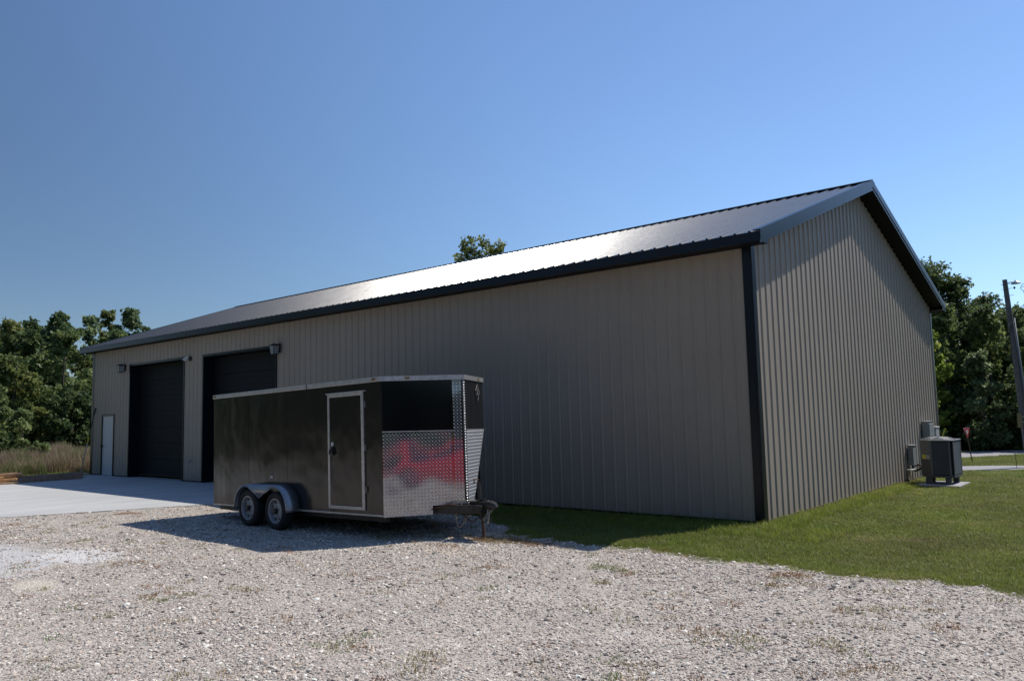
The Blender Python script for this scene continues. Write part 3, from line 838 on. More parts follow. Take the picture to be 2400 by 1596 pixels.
# side door
dx0, dx1, dz0, dz1 = 1.633, 2.520, .368, 2.085
side = Vector((0, 0)); ex = Vector((1, 0)); ny_ = Vector((0, -1))
dr = vplate('side_door', side, ex, ny_, [(dx0 + .055, dz0 + .055), (dx1 - .065, dz0 + .055), (dx1 - .065, dz1 - .055), (dx0 + .055, dz1 - .055)], M_SKIN, .016, .012, False)
fr = MB()
fr.box(dx0, dx0 + .045, -.024, -.001, dz0, dz1); fr.box(dx1 - .058, dx1, -.024, -.001, dz0, dz1)
fr.box(dx0 + .046, dx1 - .059, -.024, -.001, dz0, dz0 + .05); fr.box(dx0 + .046, dx1 - .059, -.024, -.001, dz1 - .05, dz1)
fr.box(dx0 - .03, dx1 + .05, -.034, -.001, dz1 + .001, dz1 + .018)
fr.build('door_frame', M_ALU, tr, bevel=.004)
MB().box(1.725, 1.775, -.030, -.0165, 1.30, 1.36).build('lock_plate', M_WHITEPL, dr, bevel=.003)
MB().box(1.722, 1.775, -.045, -.0165, 1.16, 1.295).tube([(1.748, -.045, 1.26), (1.748, -.075, 1.22), (1.748, -.075, 1.18)], .014, 8).build('latch_handle', M_BLACKPL, dr, bevel=.003)
MB().box(1.742, 1.752, -.050, -.0455, 1.272, 1.282).box(1.755, 1.765, -.050, -.0455, 1.172, 1.184).build('latch_rivets', M_WHITEPL, dr)
for zz in (.62, 1.22, 1.85):
    MB().box(dx1 - .010, dx1 + .028, -.040, -.001, zz, zz + .09).build('hinge', M_ALU, dr)
# fender (tandem, jeep style)
xw = .42; rt = .309; fo = -.232
def arch(xc, r, n0, n1, n=14): return [(xc + r * math.cos(n0 + (n1 - n0) * k / n), rt + r * math.sin(n0 + (n1 - n0) * k / n)) for k in range(n + 1)]
rf = .395
outline = arch(-xw, rf, PI * 1.02, PI * .5) + arch(xw, rf, PI * .5, PI * -.02)
inner = arch(-xw, rf - .022, PI * 1.02, PI * .30) + [(-.05, rt + .205), (.0, rt + .185), (.05, rt + .205)] + arch(xw, rf - .022, PI * .70, PI * -.02)
mb = MB(); n_ = len(outline)
# top skin with flared lower ends
for i_, (x, z) in enumerate(outline):
    mb.v.append((x, fo, z)); mb.v.append((x, .0, z))
for i_ in range(n_ - 1): mb.f.append((2 * i_, 2 * i_ + 1, 2 * i_ + 3, 2 * i_ + 2))
top_ = [(x, fo, z) for x, z in outline]; bot_ = [(x, fo, z) for x, z in inner]
b0 = len(mb.v); mb.v += top_ + bot_
# triangulate the front skirt by walking both lines
i_ = j_ = 0; nt_, nb_ = len(top_), len(bot_)
while i_ < nt_ - 1 or j_ < nb_ - 1:
    if j_ >= nb_ - 1 or (i_ < nt_ - 1 and (i_ + 1) / nt_ <= (j_ + 1) / nb_): mb.f.append((b0 + i_, b0 + i_ + 1, b0 + nt_ + j_)); i_ += 1
    else: mb.f.append((b0 + i_, b0 + nt_ + j_ + 1, b0 + nt_ + j_)); j_ += 1
f_o = mb.build('fender', M_FENDER, tr, autos=35)
so = f_o.modifiers.new('solid', 'SOLIDIFY'); so.thickness = .004; so.offset = 0
MB().tube([(x, fo - .002, z) for x, z in inner], .007, 6).build('fender_lip', M_FENDER, tr, smooth=True)
# dark wheel well behind
MB().box(-xw - rf + .02, xw + rf - .02, .002, .006, HB + .01, rt + rf - .03).build('wheel_well', M_DARKHOLE, tr)
def wheel(parent, x, y, z, r, w, rimr, sgn=-1, rimmat=M_RIM):
    Mx = Matrix.Translation((x, y, z)) @ Matrix.Rotation(PI / 2 * (1 if sgn < 0 else -1), 4, 'X')
    # after the rotation local +Z points to sgn*Y
    h = w / 2
    prof = [(rimr, h - .012), (rimr + .012, h + .002), ((rimr + r) / 2, h + .008), (r - .03, h - .002), (r - .008, h - .022), (r, h - .05), (r, -h + .05), (r - .008, -h + .022), (r - .03, -h), (rimr, -h + .012)]
    ty = MB().lathe(prof, 40, Mx).build('wheel', M_RUBBER, parent, autos=50)
    rp = [(rimr + .003, h - .006), (rimr - .012, h - .006), (rimr - .020, h - .03), (rimr - .022, h - .062), (rimr * .78, h - .066), (rimr * .60, h - .048), (rimr * .42, h - .046), (rimr * .36, h - .040), (.001, h - .040)]
    MB().lathe(rp, 40, Mx).build('rim', rimmat, ty, autos=40)
    hb = MB()
    for k in range(8):
        a = 2 * PI * (k + .5) / 8; rr = rimr * .66
        MM = Mx @ Matrix.Translation((rr * math.cos(a), rr * math.sin(a), h - .062))
        hb.lathe([(.001, .010), (rimr * .145, .010), (rimr * .145, .0)], 10, MM)
    hb.build('dark_hole_discs', M_DARKHOLE, ty)  # raised dark discs stand in for the shade inside the rim holes
    MB().lathe([(.001, h + .012), (rimr * .20, h + .010), (rimr * .235, h - .005), (rimr * .235, h - .040)], 16, Mx).build('hub_cap', M_BLACKPL, ty, autos=40)
    lg = MB()
    for k in range(5):
        a = 2 * PI * k / 5 + .3; rr = rimr * .36
        lg.lathe([(.001, h - .024), (.010, h - .024), (.011, h - .044)], 6, Mx @ Matrix.Translation((rr * math.cos(a), rr * math.sin(a), 0)))
    lg.build('lug_nuts', M_CHAIN, ty)
    return ty
for x in (-xw, xw):
    wheel(tr, x, -.207 + .09, rt - x * TP['ph'] - .004, rt, .18, .196, -1)
    wheel(tr, x, WT + .11, rt - x * TP['ph'] - .004, rt, .18, .196, 1)
# far fender, axles, chassis
MB().tube([(-xw, .02, rt), (-xw, WT - .02, rt)], .03, 8).tube([(xw, .02, rt), (xw, WT - .02, rt)], .03, 8).build('axle', M_FRAMEBLK, tr)
mb = MB(); mb.box(XR + .05, XA - .05, .10, .16, HB - .09, HB + .01); mb.box(XR + .05, XA - .05, WT - .16, WT - .10, HB - .09, HB + .01)
for k in range(9): mb.box(XR + .1 + k * .58, XR + .16 + k * .58, .161, WT - .161, HB - .05, HB + .01)
mb.build('chassis', M_FRAMEBLK, tr)
# a-frame tongue
tip = Vector((4.02, .987, 0))
def beam(p, q, w, z0, z1, name, m_):
    p = Vector(p); q = Vector(q); d = (q - p).normalized(); n = Vector((-d.y, d.x)) * w / 2
    MB().prism([tuple(p + n), tuple(p - n), tuple(q - n), tuple(q + n)], z0, z1).build(name, m_, tr, bevel=.004)
beam((XA - .25, .42), (3.93, .94), .055, .285, .405, 'tongue_beam', M_FRAMEBLK)
beam((XA - .25, WT - .42), (3.93, 1.035), .055, .285, .405, 'tongue_beam', M_FRAMEBLK)
MB().box(3.62, 3.98, .87, 1.105, .31, .40).build('tongue_plate', M_FRAMEBLK, tr, bevel=.006)
cp = MB(); cp.box(3.70, 4.05, .94, 1.034, .4005, .445); cp.tube([(3.98, .987, .40), (4.08, .987, .405), (4.15, .987, .385), (4.175, .987, .36)], [.055, .062, .055, .03], 12)
cp.tube([(3.80, .987, .455), (3.92, .987, .475), (4.0, .987, .452)], .014, 6)
cp.build('coupler', M_FRAMEBLK, tr, autos=40)
MB().tube([(4.02, .99, .452), (4.055, .96, .452)], .017, 8).build('coupler_bolt', M_STEEL, tr)
# tongue jack
jk = MB().tube([(3.875, .987, .20), (3.845, .987, .70)], .031, 12).build('jack_tube', M_FRAMEBLK, tr, autos=40)
MB().tube([(3.9, .987, .22), (3.912, .987, -.065)], .024, 12).build('jack_post', M_RUST, jk, autos=40)
MB().box(3.86, 3.965, .93, 1.04, -.085, -.062).build('jack_foot', M_RUST, jk)
MB().tube([(3.843, .987, .70), (3.84, .987, .755), (3.84, .90, .765), (3.84, .90, .70)], .011, 8).build('jack_crank', M_RUST, jk)
MB().box(3.83, 3.95, .935, 1.04, .285, .309).build('jack_flange', M_FRAMEBLK, jk)
# safety chains and wiring hanging
def link_chain(p0, pm, p1, n, name, m_, r=.006):
    mb = MB(); pts = []
    p0, pm, p1 = Vector(p0), Vector(pm), Vector(p1)
    for k in range(n + 1):
        t_ = k / n; pts.append(p0 * (1 - t_) ** 2 + pm * 2 * t_ * (1 - t_) + p1 * t_ ** 2)
    for k in range(n):
        c = (pts[k] + pts[k + 1]) / 2; d = (pts[k + 1] - pts[k]).normalized(); sd_ = d.cross(Vector((0, 0, 1)) if abs(d.z) < .9 else Vector((1, 0, 0))).normalized()
        if k % 2: sd_ = d.cross(sd_).normalized()
        l_ = (pts[k + 1] - pts[k]).length * .72
        ring = [c + d * (l_ * math.cos(a)) + sd_ * (l_ * .55 * math.sin(a)) for a in [2 * PI * q / 8 for q in range(9)]]
        mb.tube(ring, r, 5, cap=False)
    mb.build(name, m_, tr)
link_chain((3.55, .80, .30), (3.58, .78, -.10), (3.70, .90, .28), 16, 'safety_chain', M_CHAIN)
link_chain((4.06, .94, .34), (4.11, .90, .20), (4.06, .92, .15), 6, 'safety_chain', M_CHAIN, .008)
link_chain((4.08, 1.02, .34), (3.98, 1.0, .28), (3.98, .93, .20), 6, 'safety_chain', M_CHAIN, .008)
MB().tube([(3.3, .55, .36), (3.5, .72, .42), (3.62, .80, .40), (3.68, .84, .25), (3.78, .90, .16), (3.86, .93, .22)], .010, 6).build('wiring_cable', M_RUST, tr, smooth=True)
MB().tube([(3.45, .70, .42), (3.6, .82, .46), (3.75, .95, .455), (3.9, 1.0, .47), (4.0, 1.02, .44)], .009, 6).tube([(3.62, .84, .42), (3.66, .86, .33), (3.72, .86, .24), (3.8, .87, .26)], .008, 6).build('wiring_cable', M_CHAIN, tr, smooth=True)
# emblem: pale diamond of crossed lines on the far upper nose
em = MB(); ec, ez = .700, 2.03; hw, hh_ = .105, .13
def epnt(s_, z_, o_=.012): q_ = B + eBC * s_ + nBC * o_; return (q_.x, q_.y, z_)
for (a_, b_) in (((-1, .25), (0, 1)), ((0, 1), (1, .25)), ((1, .25), (0, -1)), ((0, -1), (-1, .25)), ((-1, .25), (1, .25)), ((-.5, .62), (.5, -.37)), ((.5, .62), (-.5, -.37)), ((-.62, -.2), (.62, -.2)), ((-.35, .7), (.35, .7))):
    em.tube([epnt(ec + a_[0] * hw, ez + a_[1] * hh_), epnt(ec + b_[0] * hw, ez + b_[1] * hh_)], .0055, 4)
em.tube([epnt(ec, ez + hh_), epnt(ec, ez + hh_ + .05)], .006, 4); em.tube([epnt(ec, ez - hh_), epnt(ec, ez - hh_ - .05)], .006, 4)
em.build('emblem', mat('pale_decal', (.075, .075, .08), .6), tr)
# rear doors, lights
MB().box(XR - .02, XR - .001, .05, WT - .05, HB + .03, HT - .07).build('rear_ramp', M_SKIN, tr)
for yy in (.10, WT - .16): MB().box(XR - .035, XR - .021, yy, yy + .06, .50, .66).build('tail_light', M_RED, tr)

# ------------------------------------------------------------------ air conditioner
ac = tag(empty('air_conditioner', (.34, 7.40, -.03)), 'dark grey outdoor air conditioner on legs over a concrete slab beside the gable wall', 'air conditioner')
MB().box(.02, .86, -.17, .95, -.05, .035).build('slab', M_SLAB, ac, bevel=.01)
# footprint with the chamfered service corner
x0, x1, y0, y1 = .06, .69, .06, .86
fp = [(x0 + .24, y0), (x1, y0), (x1 + .05, y0 + .05), (x1 + .05, y1), (x0, y1), (x0, y0 + .24)]
z0, z1 = .18, .985
MB().prism(fp, z0, z0 + .05).build('base_pan', M_ACDARK, ac)
core = [(p[0] + (.012 if p[0] < .4 else -.012), p[1] + (.012 if p[1] < .5 else -.012)) for p in fp]
MB().prism(core, z0 + .05, z1 - .03).build('coil_core', M_DARKHOLE, ac)
def louvers(p, q, name):
    p = Vector(p); q = Vector(q); d = (q - p).normalized(); n = Vector((d.y, -d.x))
    mb = MB(); zz = z0 + .07
    while zz < z1 - .06:
        a_, b_ = p + d * .03, q - d * .03
        v = [(*(a_ + n * .002), zz), (*(b_ + n * .002), zz), (*(b_ - n * .010), zz + .026), (*(a_ - n * .010), zz + .026)]
        mb.add(v, [(0, 1, 2, 3)]); zz += .030
    mb.build(name, M_ACDARK, ac)
    for c in (p + d * .015, q - d * .015):
        a_ = c - d * .015; b_ = c + d * .015
        MB().prism([tuple(a_ + n * .004), tuple(b_ + n * .004), tuple(b_ - n * .012), tuple(a_ - n * .012)], z0 + .05, z1 - .03).build('corner_stile', M_ACSIDE, ac)
louvers(fp[0], fp[1], 'louver_panel'); louvers(fp[2], fp[3], 'louver_panel')
P_, Q_ = Vector(fp[5]), Vector(fp[0]); dd = (Q_ - P_).normalized(); nn_ = Vector((dd.y, -dd.x))
def acplate(s0, s1, za, zb, m_, off, name):
    a_, b_ = P_ + dd * s0, P_ + dd * s1
    MB().prism([tuple(a_ + nn_ * off), tuple(b_ + nn_ * off), tuple(b_ - nn_ * .01), tuple(a_ - nn_ * .01)], za, zb).build(name, m_, ac)
Ls = (Q_ - P_).length
acplate(.0, Ls, z0 + .385, z1 - .03, M_ACSIDE, .004, 'service_cover')
acplate(.0, Ls, z0 + .05, z0 + .38, M_ACDARK, .002, 'service_cover')
acplate(.05, .17, z0 + .385, z0 + .475, M_YEL, .0065, 'yellow_label'); acplate(.171, Ls - .02, z0 + .385, z0 + .475, M_LABEL, .0065, 'grey_label')
MB().prism([(p[0] + (-.012 if p[0] < .4 else .012), p[1] + (-.012 if p[1] < .5 else .012)) for p in fp], z1 - .03, z1 - .005).build('top_cover', M_ACTOP, ac, bevel=.006)
cx_, cy2 = (x0 + x1) / 2 + .02, (y0 + y1) / 2
mb = MB()
for k in range(5): 
    r_ = .08 + .06 * k
    mb.tube([(cx_ + r_ * math.cos(a), cy2 + r_ * math.sin(a), z1 + .045 - .035 * (k / 4) ** 2) for a in [2 * PI * q / 24 for q in range(25)]], .005, 4, cap=False)
for k in range(10):
    a = 2 * PI * k / 10
    mb.tube([(cx_ + .05 * math.cos(a), cy2 + .05 * math.sin(a), z1 + .05), (cx_ + .22 * math.cos(a), cy2 + .22 * math.sin(a), z1 + .035), (cx_ + .33 * math.cos(a), cy2 + .33 * math.sin(a), z1 - .002)], .006, 4)
mb.build('fan_guard', M_ACTOP, ac)
MB().lathe([(.34, z1 - .002), (.34, z1 + .003), (.31, z1 + .003)], 28, Matrix.Translation((cx_, cy2, 0))).build('fan_ring', M_ACDARK, ac)
for (lx, ly) in ((x0 + .16, y0 + .10), (x1 - .08, y0 + .06), (x0 + .10, y1 - .1), (x1 - .06, y1 - .1)):
    MB().box(lx - .055, lx + .055, ly - .05, ly + .05, .036, z0 - .001).build('leg', M_ACDARK, ac, bevel=.006)

# wall boxes on the gable
t = tag(empty('meter_box', (.022, 9.58, .60)), 'tall grey electrical cabinet mounted on the gable wall behind the air conditioner', 'electrical box')
MB().box(.002, .15, 0, .50, 0, .70).build('cabinet', M_GREYBOX, t, bevel=.008); MB().box(-.004 + .15, .168, .02, .48, .05, .66).build('cabinet_door', M_GREYBOX, t, bevel=.006)
MB().box(.0, .165, -.01, .51, .701, .715).build('cabinet_lid', M_STEEL, t)
t = tag(empty('junction_box', (.022, 10.22, .62)), 'pale grey junction box mounted right of the tall electrical cabinet', 'junction box')
MB().box(.002, .17, 0, .34, 0, .52).build('cabinet', M_LABEL, t, bevel=.01); MB().box(.0, .185, -.01, .35, .521, .55).build('cabinet_lid', M_WHITEPL, t, bevel=.006)
MB().tube([(.06, .17, -.55), (.06, .17, 0)], .028, 8).build('conduit', M_STEEL, t)
t = tag(empty('disconnect_box', (.024, 8.12, .23)), 'narrow dark grey disconnect box with cable left of the air conditioner', 'disconnect box')
MB().box(.002, .12, .0, .26, .12, .56).build('cabinet', M_GREYBOX, t, bevel=.006); MB().box(0, .135, -.01, .27, .561, .58).build('cabinet_lid', M_STEEL, t)
MB().tube([(.06, .13, .12), (.07, .12, .02), (.14, .05, .0), (.2, -.1, .02), (.34, -.2, .10)], .022, 8).build('whip_cable', M_BLACKPL, t, smooth=True)
MB().box(.01, .12, -.22, .12, .02, .045).build('pipe_bracket', M_WHITEPL, t, bevel=.004)
t = tag(empty('refrigerant_lines', (.03, 8.62, .0)), 'black insulated refrigerant pipes running from the wall to the air conditioner', 'pipes')
MB().tube([(0, 0, .34), (.12, .0, .34), (.22, -.25, .33), (.34, -.3, .36)], .022, 8).build('suction_line', M_BLACKPL, t, smooth=True)
MB().tube([(0, .08, .30), (.12, .06, .29), (.2, -.2, .27), (.34, -.28, .29)], .012, 8).build('liquid_line', M_RUST, t, smooth=True)

# ------------------------------------------------------------------ utility pole
PX, PY = .30 + .25, 22.51 + .1
pz = float(gz(PX, PY))
pole = tag(empty('utility_pole', (PX, PY, pz)), 'weathered grey wooden utility pole at the right edge beyond the lawn', 'utility pole')
Hp = 6.30 - pz
lean = Vector((-.02, 0, 1))
pole.rotation_euler = (0, -.028, 0)
shaft = MB().tube([(0, 0, -.3), (lean.x * 2, 0, 2), (lean.x * 4.5, 0, 4.5), (lean.x * Hp, 0, Hp)], [.150, .135, .105, .080], 18).build('shaft', M_POLE, pole, autos=50)
MB().tube([(.10, -.07, .1), (.085, -.085, 2.5), (.03, -.075, Hp - 1.45)], .030, 8).build('conduit', M_CONDUIT, pole, smooth=True)
MB().tube([(.03, -.075, Hp - 1.45), (.05, -.08, Hp - 1.30), (.14, -.09, Hp - 1.20)], [.032, .036, .024], 8).build('weatherhead', M_BLACKPL, pole)
MB().tube([(.12, -.09, Hp - 1.22), (.24, -.09, Hp - 1.12), (.40, -.1, Hp - 1.0), (.47, -.1, Hp - .78), (.42, -.1, Hp - .52), (.33, -.1, Hp - .40), (.40, -.1, Hp - .28), (.55, -.1, Hp - .24)], .010, 6).build('drip_loop', M_WIRE, pole, smooth=True)
MB().tube([(.12, -.09, Hp - 1.22), (.30, -.09, Hp - 1.14), (.52, -.1, Hp - 1.02), (.60, -.1, Hp - .80), (.56, -.1, Hp - .50), (.50, -.1, Hp - .40), (.52, -.1, Hp - .26)], .010, 6).build('drip_loop', M_WIRE, pole, smooth=True)
MB().tube([(-.10, -.05, 1.0), (-.14, -.06, 2.6), (-.18, -.06, Hp - 2.3), (-.17, -.08, Hp - 1.95), (-.10, -.12, Hp - 1.75), (.05, -.10, Hp - 1.68)], .012, 6).build('ground_cable', M_WIRE, pole, smooth=True)
for (zz, l0) in ((Hp - .18, .10), (Hp - .36, .09), (Hp - .62, .0)):
    MB().tube([(lean.x * zz - .14 + l0 * .0, -.02, zz), (lean.x * zz + .22, -.02, zz + .01)], .009, 6).build('bolt', M_STEEL, pole)
MB().lathe([(.001, .05), (.03, .045), (.034, .0), (.024, -.04), (.001, -.045)], 12, Matrix.Translation((lean.x * Hp + .28, -.02, Hp - .35))).build('insulator', M_BLACKPL, pole)
lh = MB()
lh.lathe([(.001, .06), (.05, .05), (.10, .01), (.12, -.04), (.115, -.05), (.001, -.05)], 14, Matrix.Translation((lean.x * Hp + .34, -.02, Hp - .16)) @ Matrix.Scale(1.35, 4, (1, 0, 0)))
lh.build('street_lamp_head', M_STEEL, pole, autos=40)
MB().tube([(lean.x * Hp + .05, -.02, Hp - .14), (lean.x * Hp + .24, -.02, Hp - .12)], .015, 8).build('lamp_arm', M_STEEL, pole)
MB().lathe([(.001, .09), (.022, .09), (.022, .05)], 8, Matrix.Translation((lean.x * Hp + .33, -.02, Hp - .16))).build('photocell', M_BLACKPL, pole)
MB().tube([(.36, -.02, Hp - .35), (3.0, .9, Hp - .30), (9, 3.0, Hp + .1), (22, 7.5, Hp + 1.3)], .008, 5).build('service_wire', M_WIRE, pole)
t = tag(empty('marker_plate', (PX - .21, PY - .15, 0)), 'tan yellow rectangular plate fixed to the left side of the utility pole', 'marker plate')
MB().box(-.07, .08, -.012, .012, .82, 1.34).build('plate', M_TAN, t, bevel=.003)
MB().box(.081, .16, -.008, .008, 1.0, 1.03).box(.081, .16, -.008, .008, 1.2, 1.23).build('bracket', M_STEEL, t)
t = tag(empty('thin_stake', (.18, 22.46 - .3, float(gz(.18, 22.2)))), 'thin dark metal stake in the grass just left of the utility pole', 'stake')
MB().tube([(0, 0, -.1), (-.03, 0, .55)], .010, 6).build('rod', M_RUST, t)

# yield sign
ysx, ysy = -1.84, 25.61; yz = float(gz(ysx, ysy))
ys = tag(empty('yield_sign', (ysx, ysy, yz)), 'leaning red and white triangular yield sign between the two roads', 'road sign')
rd = Vector((.764, .645, 0))                           # sideways seen from the lot
leanv = (Z_ - rd * .13).normalized()
topz = 1.50
MB().tube([leanv * -.1, leanv * (topz - .02)], .022, 6).build('post', M_RUST, ys)
ang = math.atan2(-.764, .645) + math.radians(34)
nf = Vector((math.cos(ang), math.sin(ang), 0)); sf = Vector((-nf.y, nf.x, 0))
if sf.dot(rd) < 0: sf = -sf
cpt = leanv * (topz - .20) + nf * .03
upv = (leanv - nf * leanv.dot(nf)).normalized()
def tri(a, off, name, m_):
    pts = [(-.5 * a, .30 * a), (.5 * a, .30 * a), (0, -.566 * a)]
    # rounded corners
    out = []
    for i_ in range(3):
        p = Vector(pts[i_]); q0 = Vector(pts[i_ - 1]); q1 = Vector(pts[(i_ + 1) % 3])
        out += [p + (q0 - p).normalized() * .06 * a, p + ((q0 - p).normalized() + (q1 - p).normalized()) * .02 * a, p + (q1 - p).normalized() * .06 * a]
    vs = [cpt + nf * off + sf * p.x + upv * p.y for p in out] + [cpt + nf * (off - .004) + sf * p.x + upv * p.y for p in out]
    k = len(out)
    MB().add(vs, [tuple(range(k)), tuple(reversed(range(k, 2 * k)))] + [(i, k + i, k + (i + 1) % k, (i + 1) % k) for i in range(k)]).build(name, m_, ys)
tri(.54, .0, 'sign_edge', M_SIGNW); tri(.51, .005, 'sign_face', M_RED); tri(.24, .010, 'sign_center', M_SIGNW)
fc = bpy.data.curves.new('yield_text', 'FONT'); fc.body = 'YIELD'; fc.size = .062; fc.align_x = 'CENTER'; fc.align_y = 'CENTER'
fo_ = bpy.data.objects.new('tmp_text', fc); COL.objects.link(fo_)
bpy.context.view_layer.update()
tm = bpy.data.meshes.new_from_object(fo_.evaluated_get(bpy.context.evaluated_depsgraph_get()))
bpy.data.objects.remove(fo_); tm.materials.clear(); tm.materials.append(M_RED)
to = bpy.data.objects.new('lettering', tm); COL.objects.link(to); to.parent = ys
mm = Matrix.Identity(4); side_v = upv.cross(nf).normalized()
if side_v.dot(sf) < 0: side_v = -side_v
for i in range(3): mm[i][0] = side_v[i]; mm[i][1] = upv[i]; mm[i][2] = nf[i]; mm[i][3] = (cpt + nf * .012 + upv * .028)[i]
to.matrix_local = mm

# yellow guy marker behind the AC, yellow stick on the grass
t = tag(empty('yellow_marker_pole', (-.09, 12.06, float(gz(-.09, 12.06)))), 'leaning yellow marker pole rising behind the air conditioner', 'marker pole')
MB().tube([(-.30, -.25, -.05), (.10, .08, 1.17)], .016, 8).build('tube', M_YELPOLE, t)
o = MB().tube([(.55, 5.72, -.02), (.72, 5.60, -.006), (.95, 5.38, -.02)], .016, 6).build('yellow_stick', M_YELPOLE)
tag(o, 'short yellow plastic stick lying in the grass before the air conditioner', 'stick')
for (xa, ya, xb, yb, lab) in ((.10, 3.05, .14, 4.55, 'sun bleached board lying along the foot of the gable wall, nearer one'), (.08, 4.9, .09, 6.9, 'weathered board lying along the foot of the gable wall, farther one')):
    p = Vector((xa, ya)); q = Vector((xb, yb)); d = (q - p).normalized(); n = Vector((-d.y, d.x)) * .035
    o = MB().prism([tuple(p + n), tuple(p - n), tuple(q - n), tuple(q + n)], -.05, .005).build('board', M_WOODPALE, bevel=.004)
    tag(o, lab, 'board', 'boards along the gable wall')

# ------------------------------------------------------------------ far side of the pad: timber, boards, squeegee
M45 = Matrix.Translation((0, 0, 0))
bm_p, bm_q = Vector((-22.08, -2.86)), Vector((-21.98, -1.02))
d = (bm_q - bm_p).normalized(); n = Vector((-d.y, d.x))
t = tag(empty('timber_beam', (0, 0, 0)), 'long dark timber lying along the far edge of the concrete pad', 'timber')
lens_ = [0, .50, 1.15, (bm_q - bm_p).length]
for k in range(3):
    a_ = bm_p + d * (lens_[k] + .004); b_ = bm_p + d * (lens_[k + 1] - .004)
    MB().prism([tuple(a_), tuple(b_), tuple(b_ + n * .24), tuple(a_ + n * .24)], .002, .196 + .004 * k).build('beam_length', M_BEAM, t, bevel=.006)
a_ = bm_p - d * .016
MB().prism([tuple(a_), tuple(bm_p + d * .001), tuple(bm_p + d * .001 + n * .24), tuple(a_ + n * .24)], .004, .190).build('end_grain', M_WOODOR, t)
specs = [((-22.05, -3.75), 1.15, .14, .065, 72, .002, 'pale board lying flat at the bottom of the lumber heap'),
         ((-22.20, -3.62), 1.05, .14, .065, 58, .068, 'orange board end poking from the middle of the lumber heap'),
         ((-22.36, -3.70), 1.3, .14, .065, 80, .136, 'rough board lying across the lumber heap'),
         ((-22.55, -3.78), 1.4, .15, .065, 66, .204, 'pale topmost board slanting over the lumber heap')]
for i_, (p, l_, w_, h_, an, z_, lab) in enumerate(specs):
    Mx = Matrix.Translation((p[0], p[1], z_)) @ Matrix.Rotation(math.radians(an), 4, 'Z') @ Matrix.Rotation(math.radians(-2.5 if i_ else 0), 4, 'Y')
    o = MB().box(-.25, l_ - .25, -w_ / 2, w_ / 2, .004, h_, Mx).build('board', (M_WOODPALE, M_WOODOR, M_WOODOR, M_WOODPALE)[i_], bevel=.003)
    tag(o, lab, 'board', 'lumber heap at the pad corner')
sq = tag(empty('floor_squeegee', (0, 0, 0)), 'long handled floor squeegee leaning on the barn corner', 'squeegee')
p0 = Vector((-23.88, -.36, .06)); p1 = Vector((-23.62, -.035, 2.27))
def lp(t_): return tuple(p0 + (p1 - p0) * t_)
MB().tube([lp(0), lp(.46)], .019, 8).build('lower_handle', M_STEEL, sq)
MB().tube([lp(.46), lp(.56)], .027, 8).build('grip', M_YELPOLE, sq)
MB().tube([lp(.56), lp(.9)], .018, 8).build('upper_handle', M_BLACKPL, sq)
MB().tube([lp(.9), lp(1)], .028, 8).build('end_grip', M_BLACKPL, sq)
MB().box(-24.12, -23.66, -.42, -.36, .035, .065).build('blade_holder', M_BLACKPL, sq); MB().box(-24.10, -23.68, -.40, -.385, .002, .034).build('blade', M_BLACKPL, sq)
o = MB().box(-24.15, -23.75, -.28, -.12, .002, .055).build('wood_block', M_WOODPALE, bevel=.004); tag(o, 'small pale wood block on the pad by the barn corner', 'wood block')
# small bits on the lot: chunk of debris on the pad edge, a stick
o = MB().tube([(-10.9, -4.75, -.02), (-10.75, -4.55, .0), (-10.55, -4.35, -.015)], [.010, .016, .008], 6).build('stick', M_WOODPALE); tag(o, 'thin pale stick lying on the gravel beside the concrete pad', 'stick')

# ------------------------------------------------------------------ red car parked right of the photographer (seen as a reflection)
car = tag(empty('red_car', (8.8, -9.6, -.05), math.atan2(.76, .65)), 'red hatchback parked on the gravel to the right of the photographer', 'car')
def loft(secs, name, m_, parent, autos=35):
    mb = MB(); n = len(secs[0][1])
    for (x, pts) in secs:
        for (y, z) in pts: mb.v.append((x, y, z))
    for i in range(len(secs) - 1):
        for k in range(n): mb.f.append((i * n + k, i * n + (k + 1) % n, (i + 1) * n + (k + 1) % n, (i + 1) * n + k))
    mb.f.append(tuple(reversed(range(n)))); mb.f.append(tuple((len(secs) - 1) * n + k for k in range(n)))
    return mb.build(name, m_, parent, autos=autos)
def bsec(w, zb, zm, zt): return [(-w, zb + .08), (-w * .96, zb), (w * .96, zb), (w, zb + .08), (w * 1.0, zm), (w * .92, zt), (-w * .92, zt), (-w, zm)]
loft([(-2.15, bsec(.70, .38, .6, .72)), (-2.0, bsec(.82, .26, .66, .88)), (-1.3, bsec(.88, .22, .70, .98)), (0, bsec(.89, .22, .72, .98)), (1.0, bsec(.88, .22, .70, .97)), (1.8, bsec(.84, .25, .66, .86)), (2.12, bsec(.70, .36, .58, .70))], 'body', M_CARRED, car)
def csec(w0, w1, z0_, z1_): return [(-w0, z0_), (w0, z0_), (w1, z1_), (-w1, z1_)]
loft([(-1.95, csec(.76, .74, .90, .93)), (-1.45, csec(.80, .62, .97, 1.38)), (-.4, csec(.81, .60, .97, 1.46)), (.35, csec(.80, .60, .97, 1.43)), (1.05, csec(.78, .74, .95, .99))], 'cabin', M_CARRED, car)
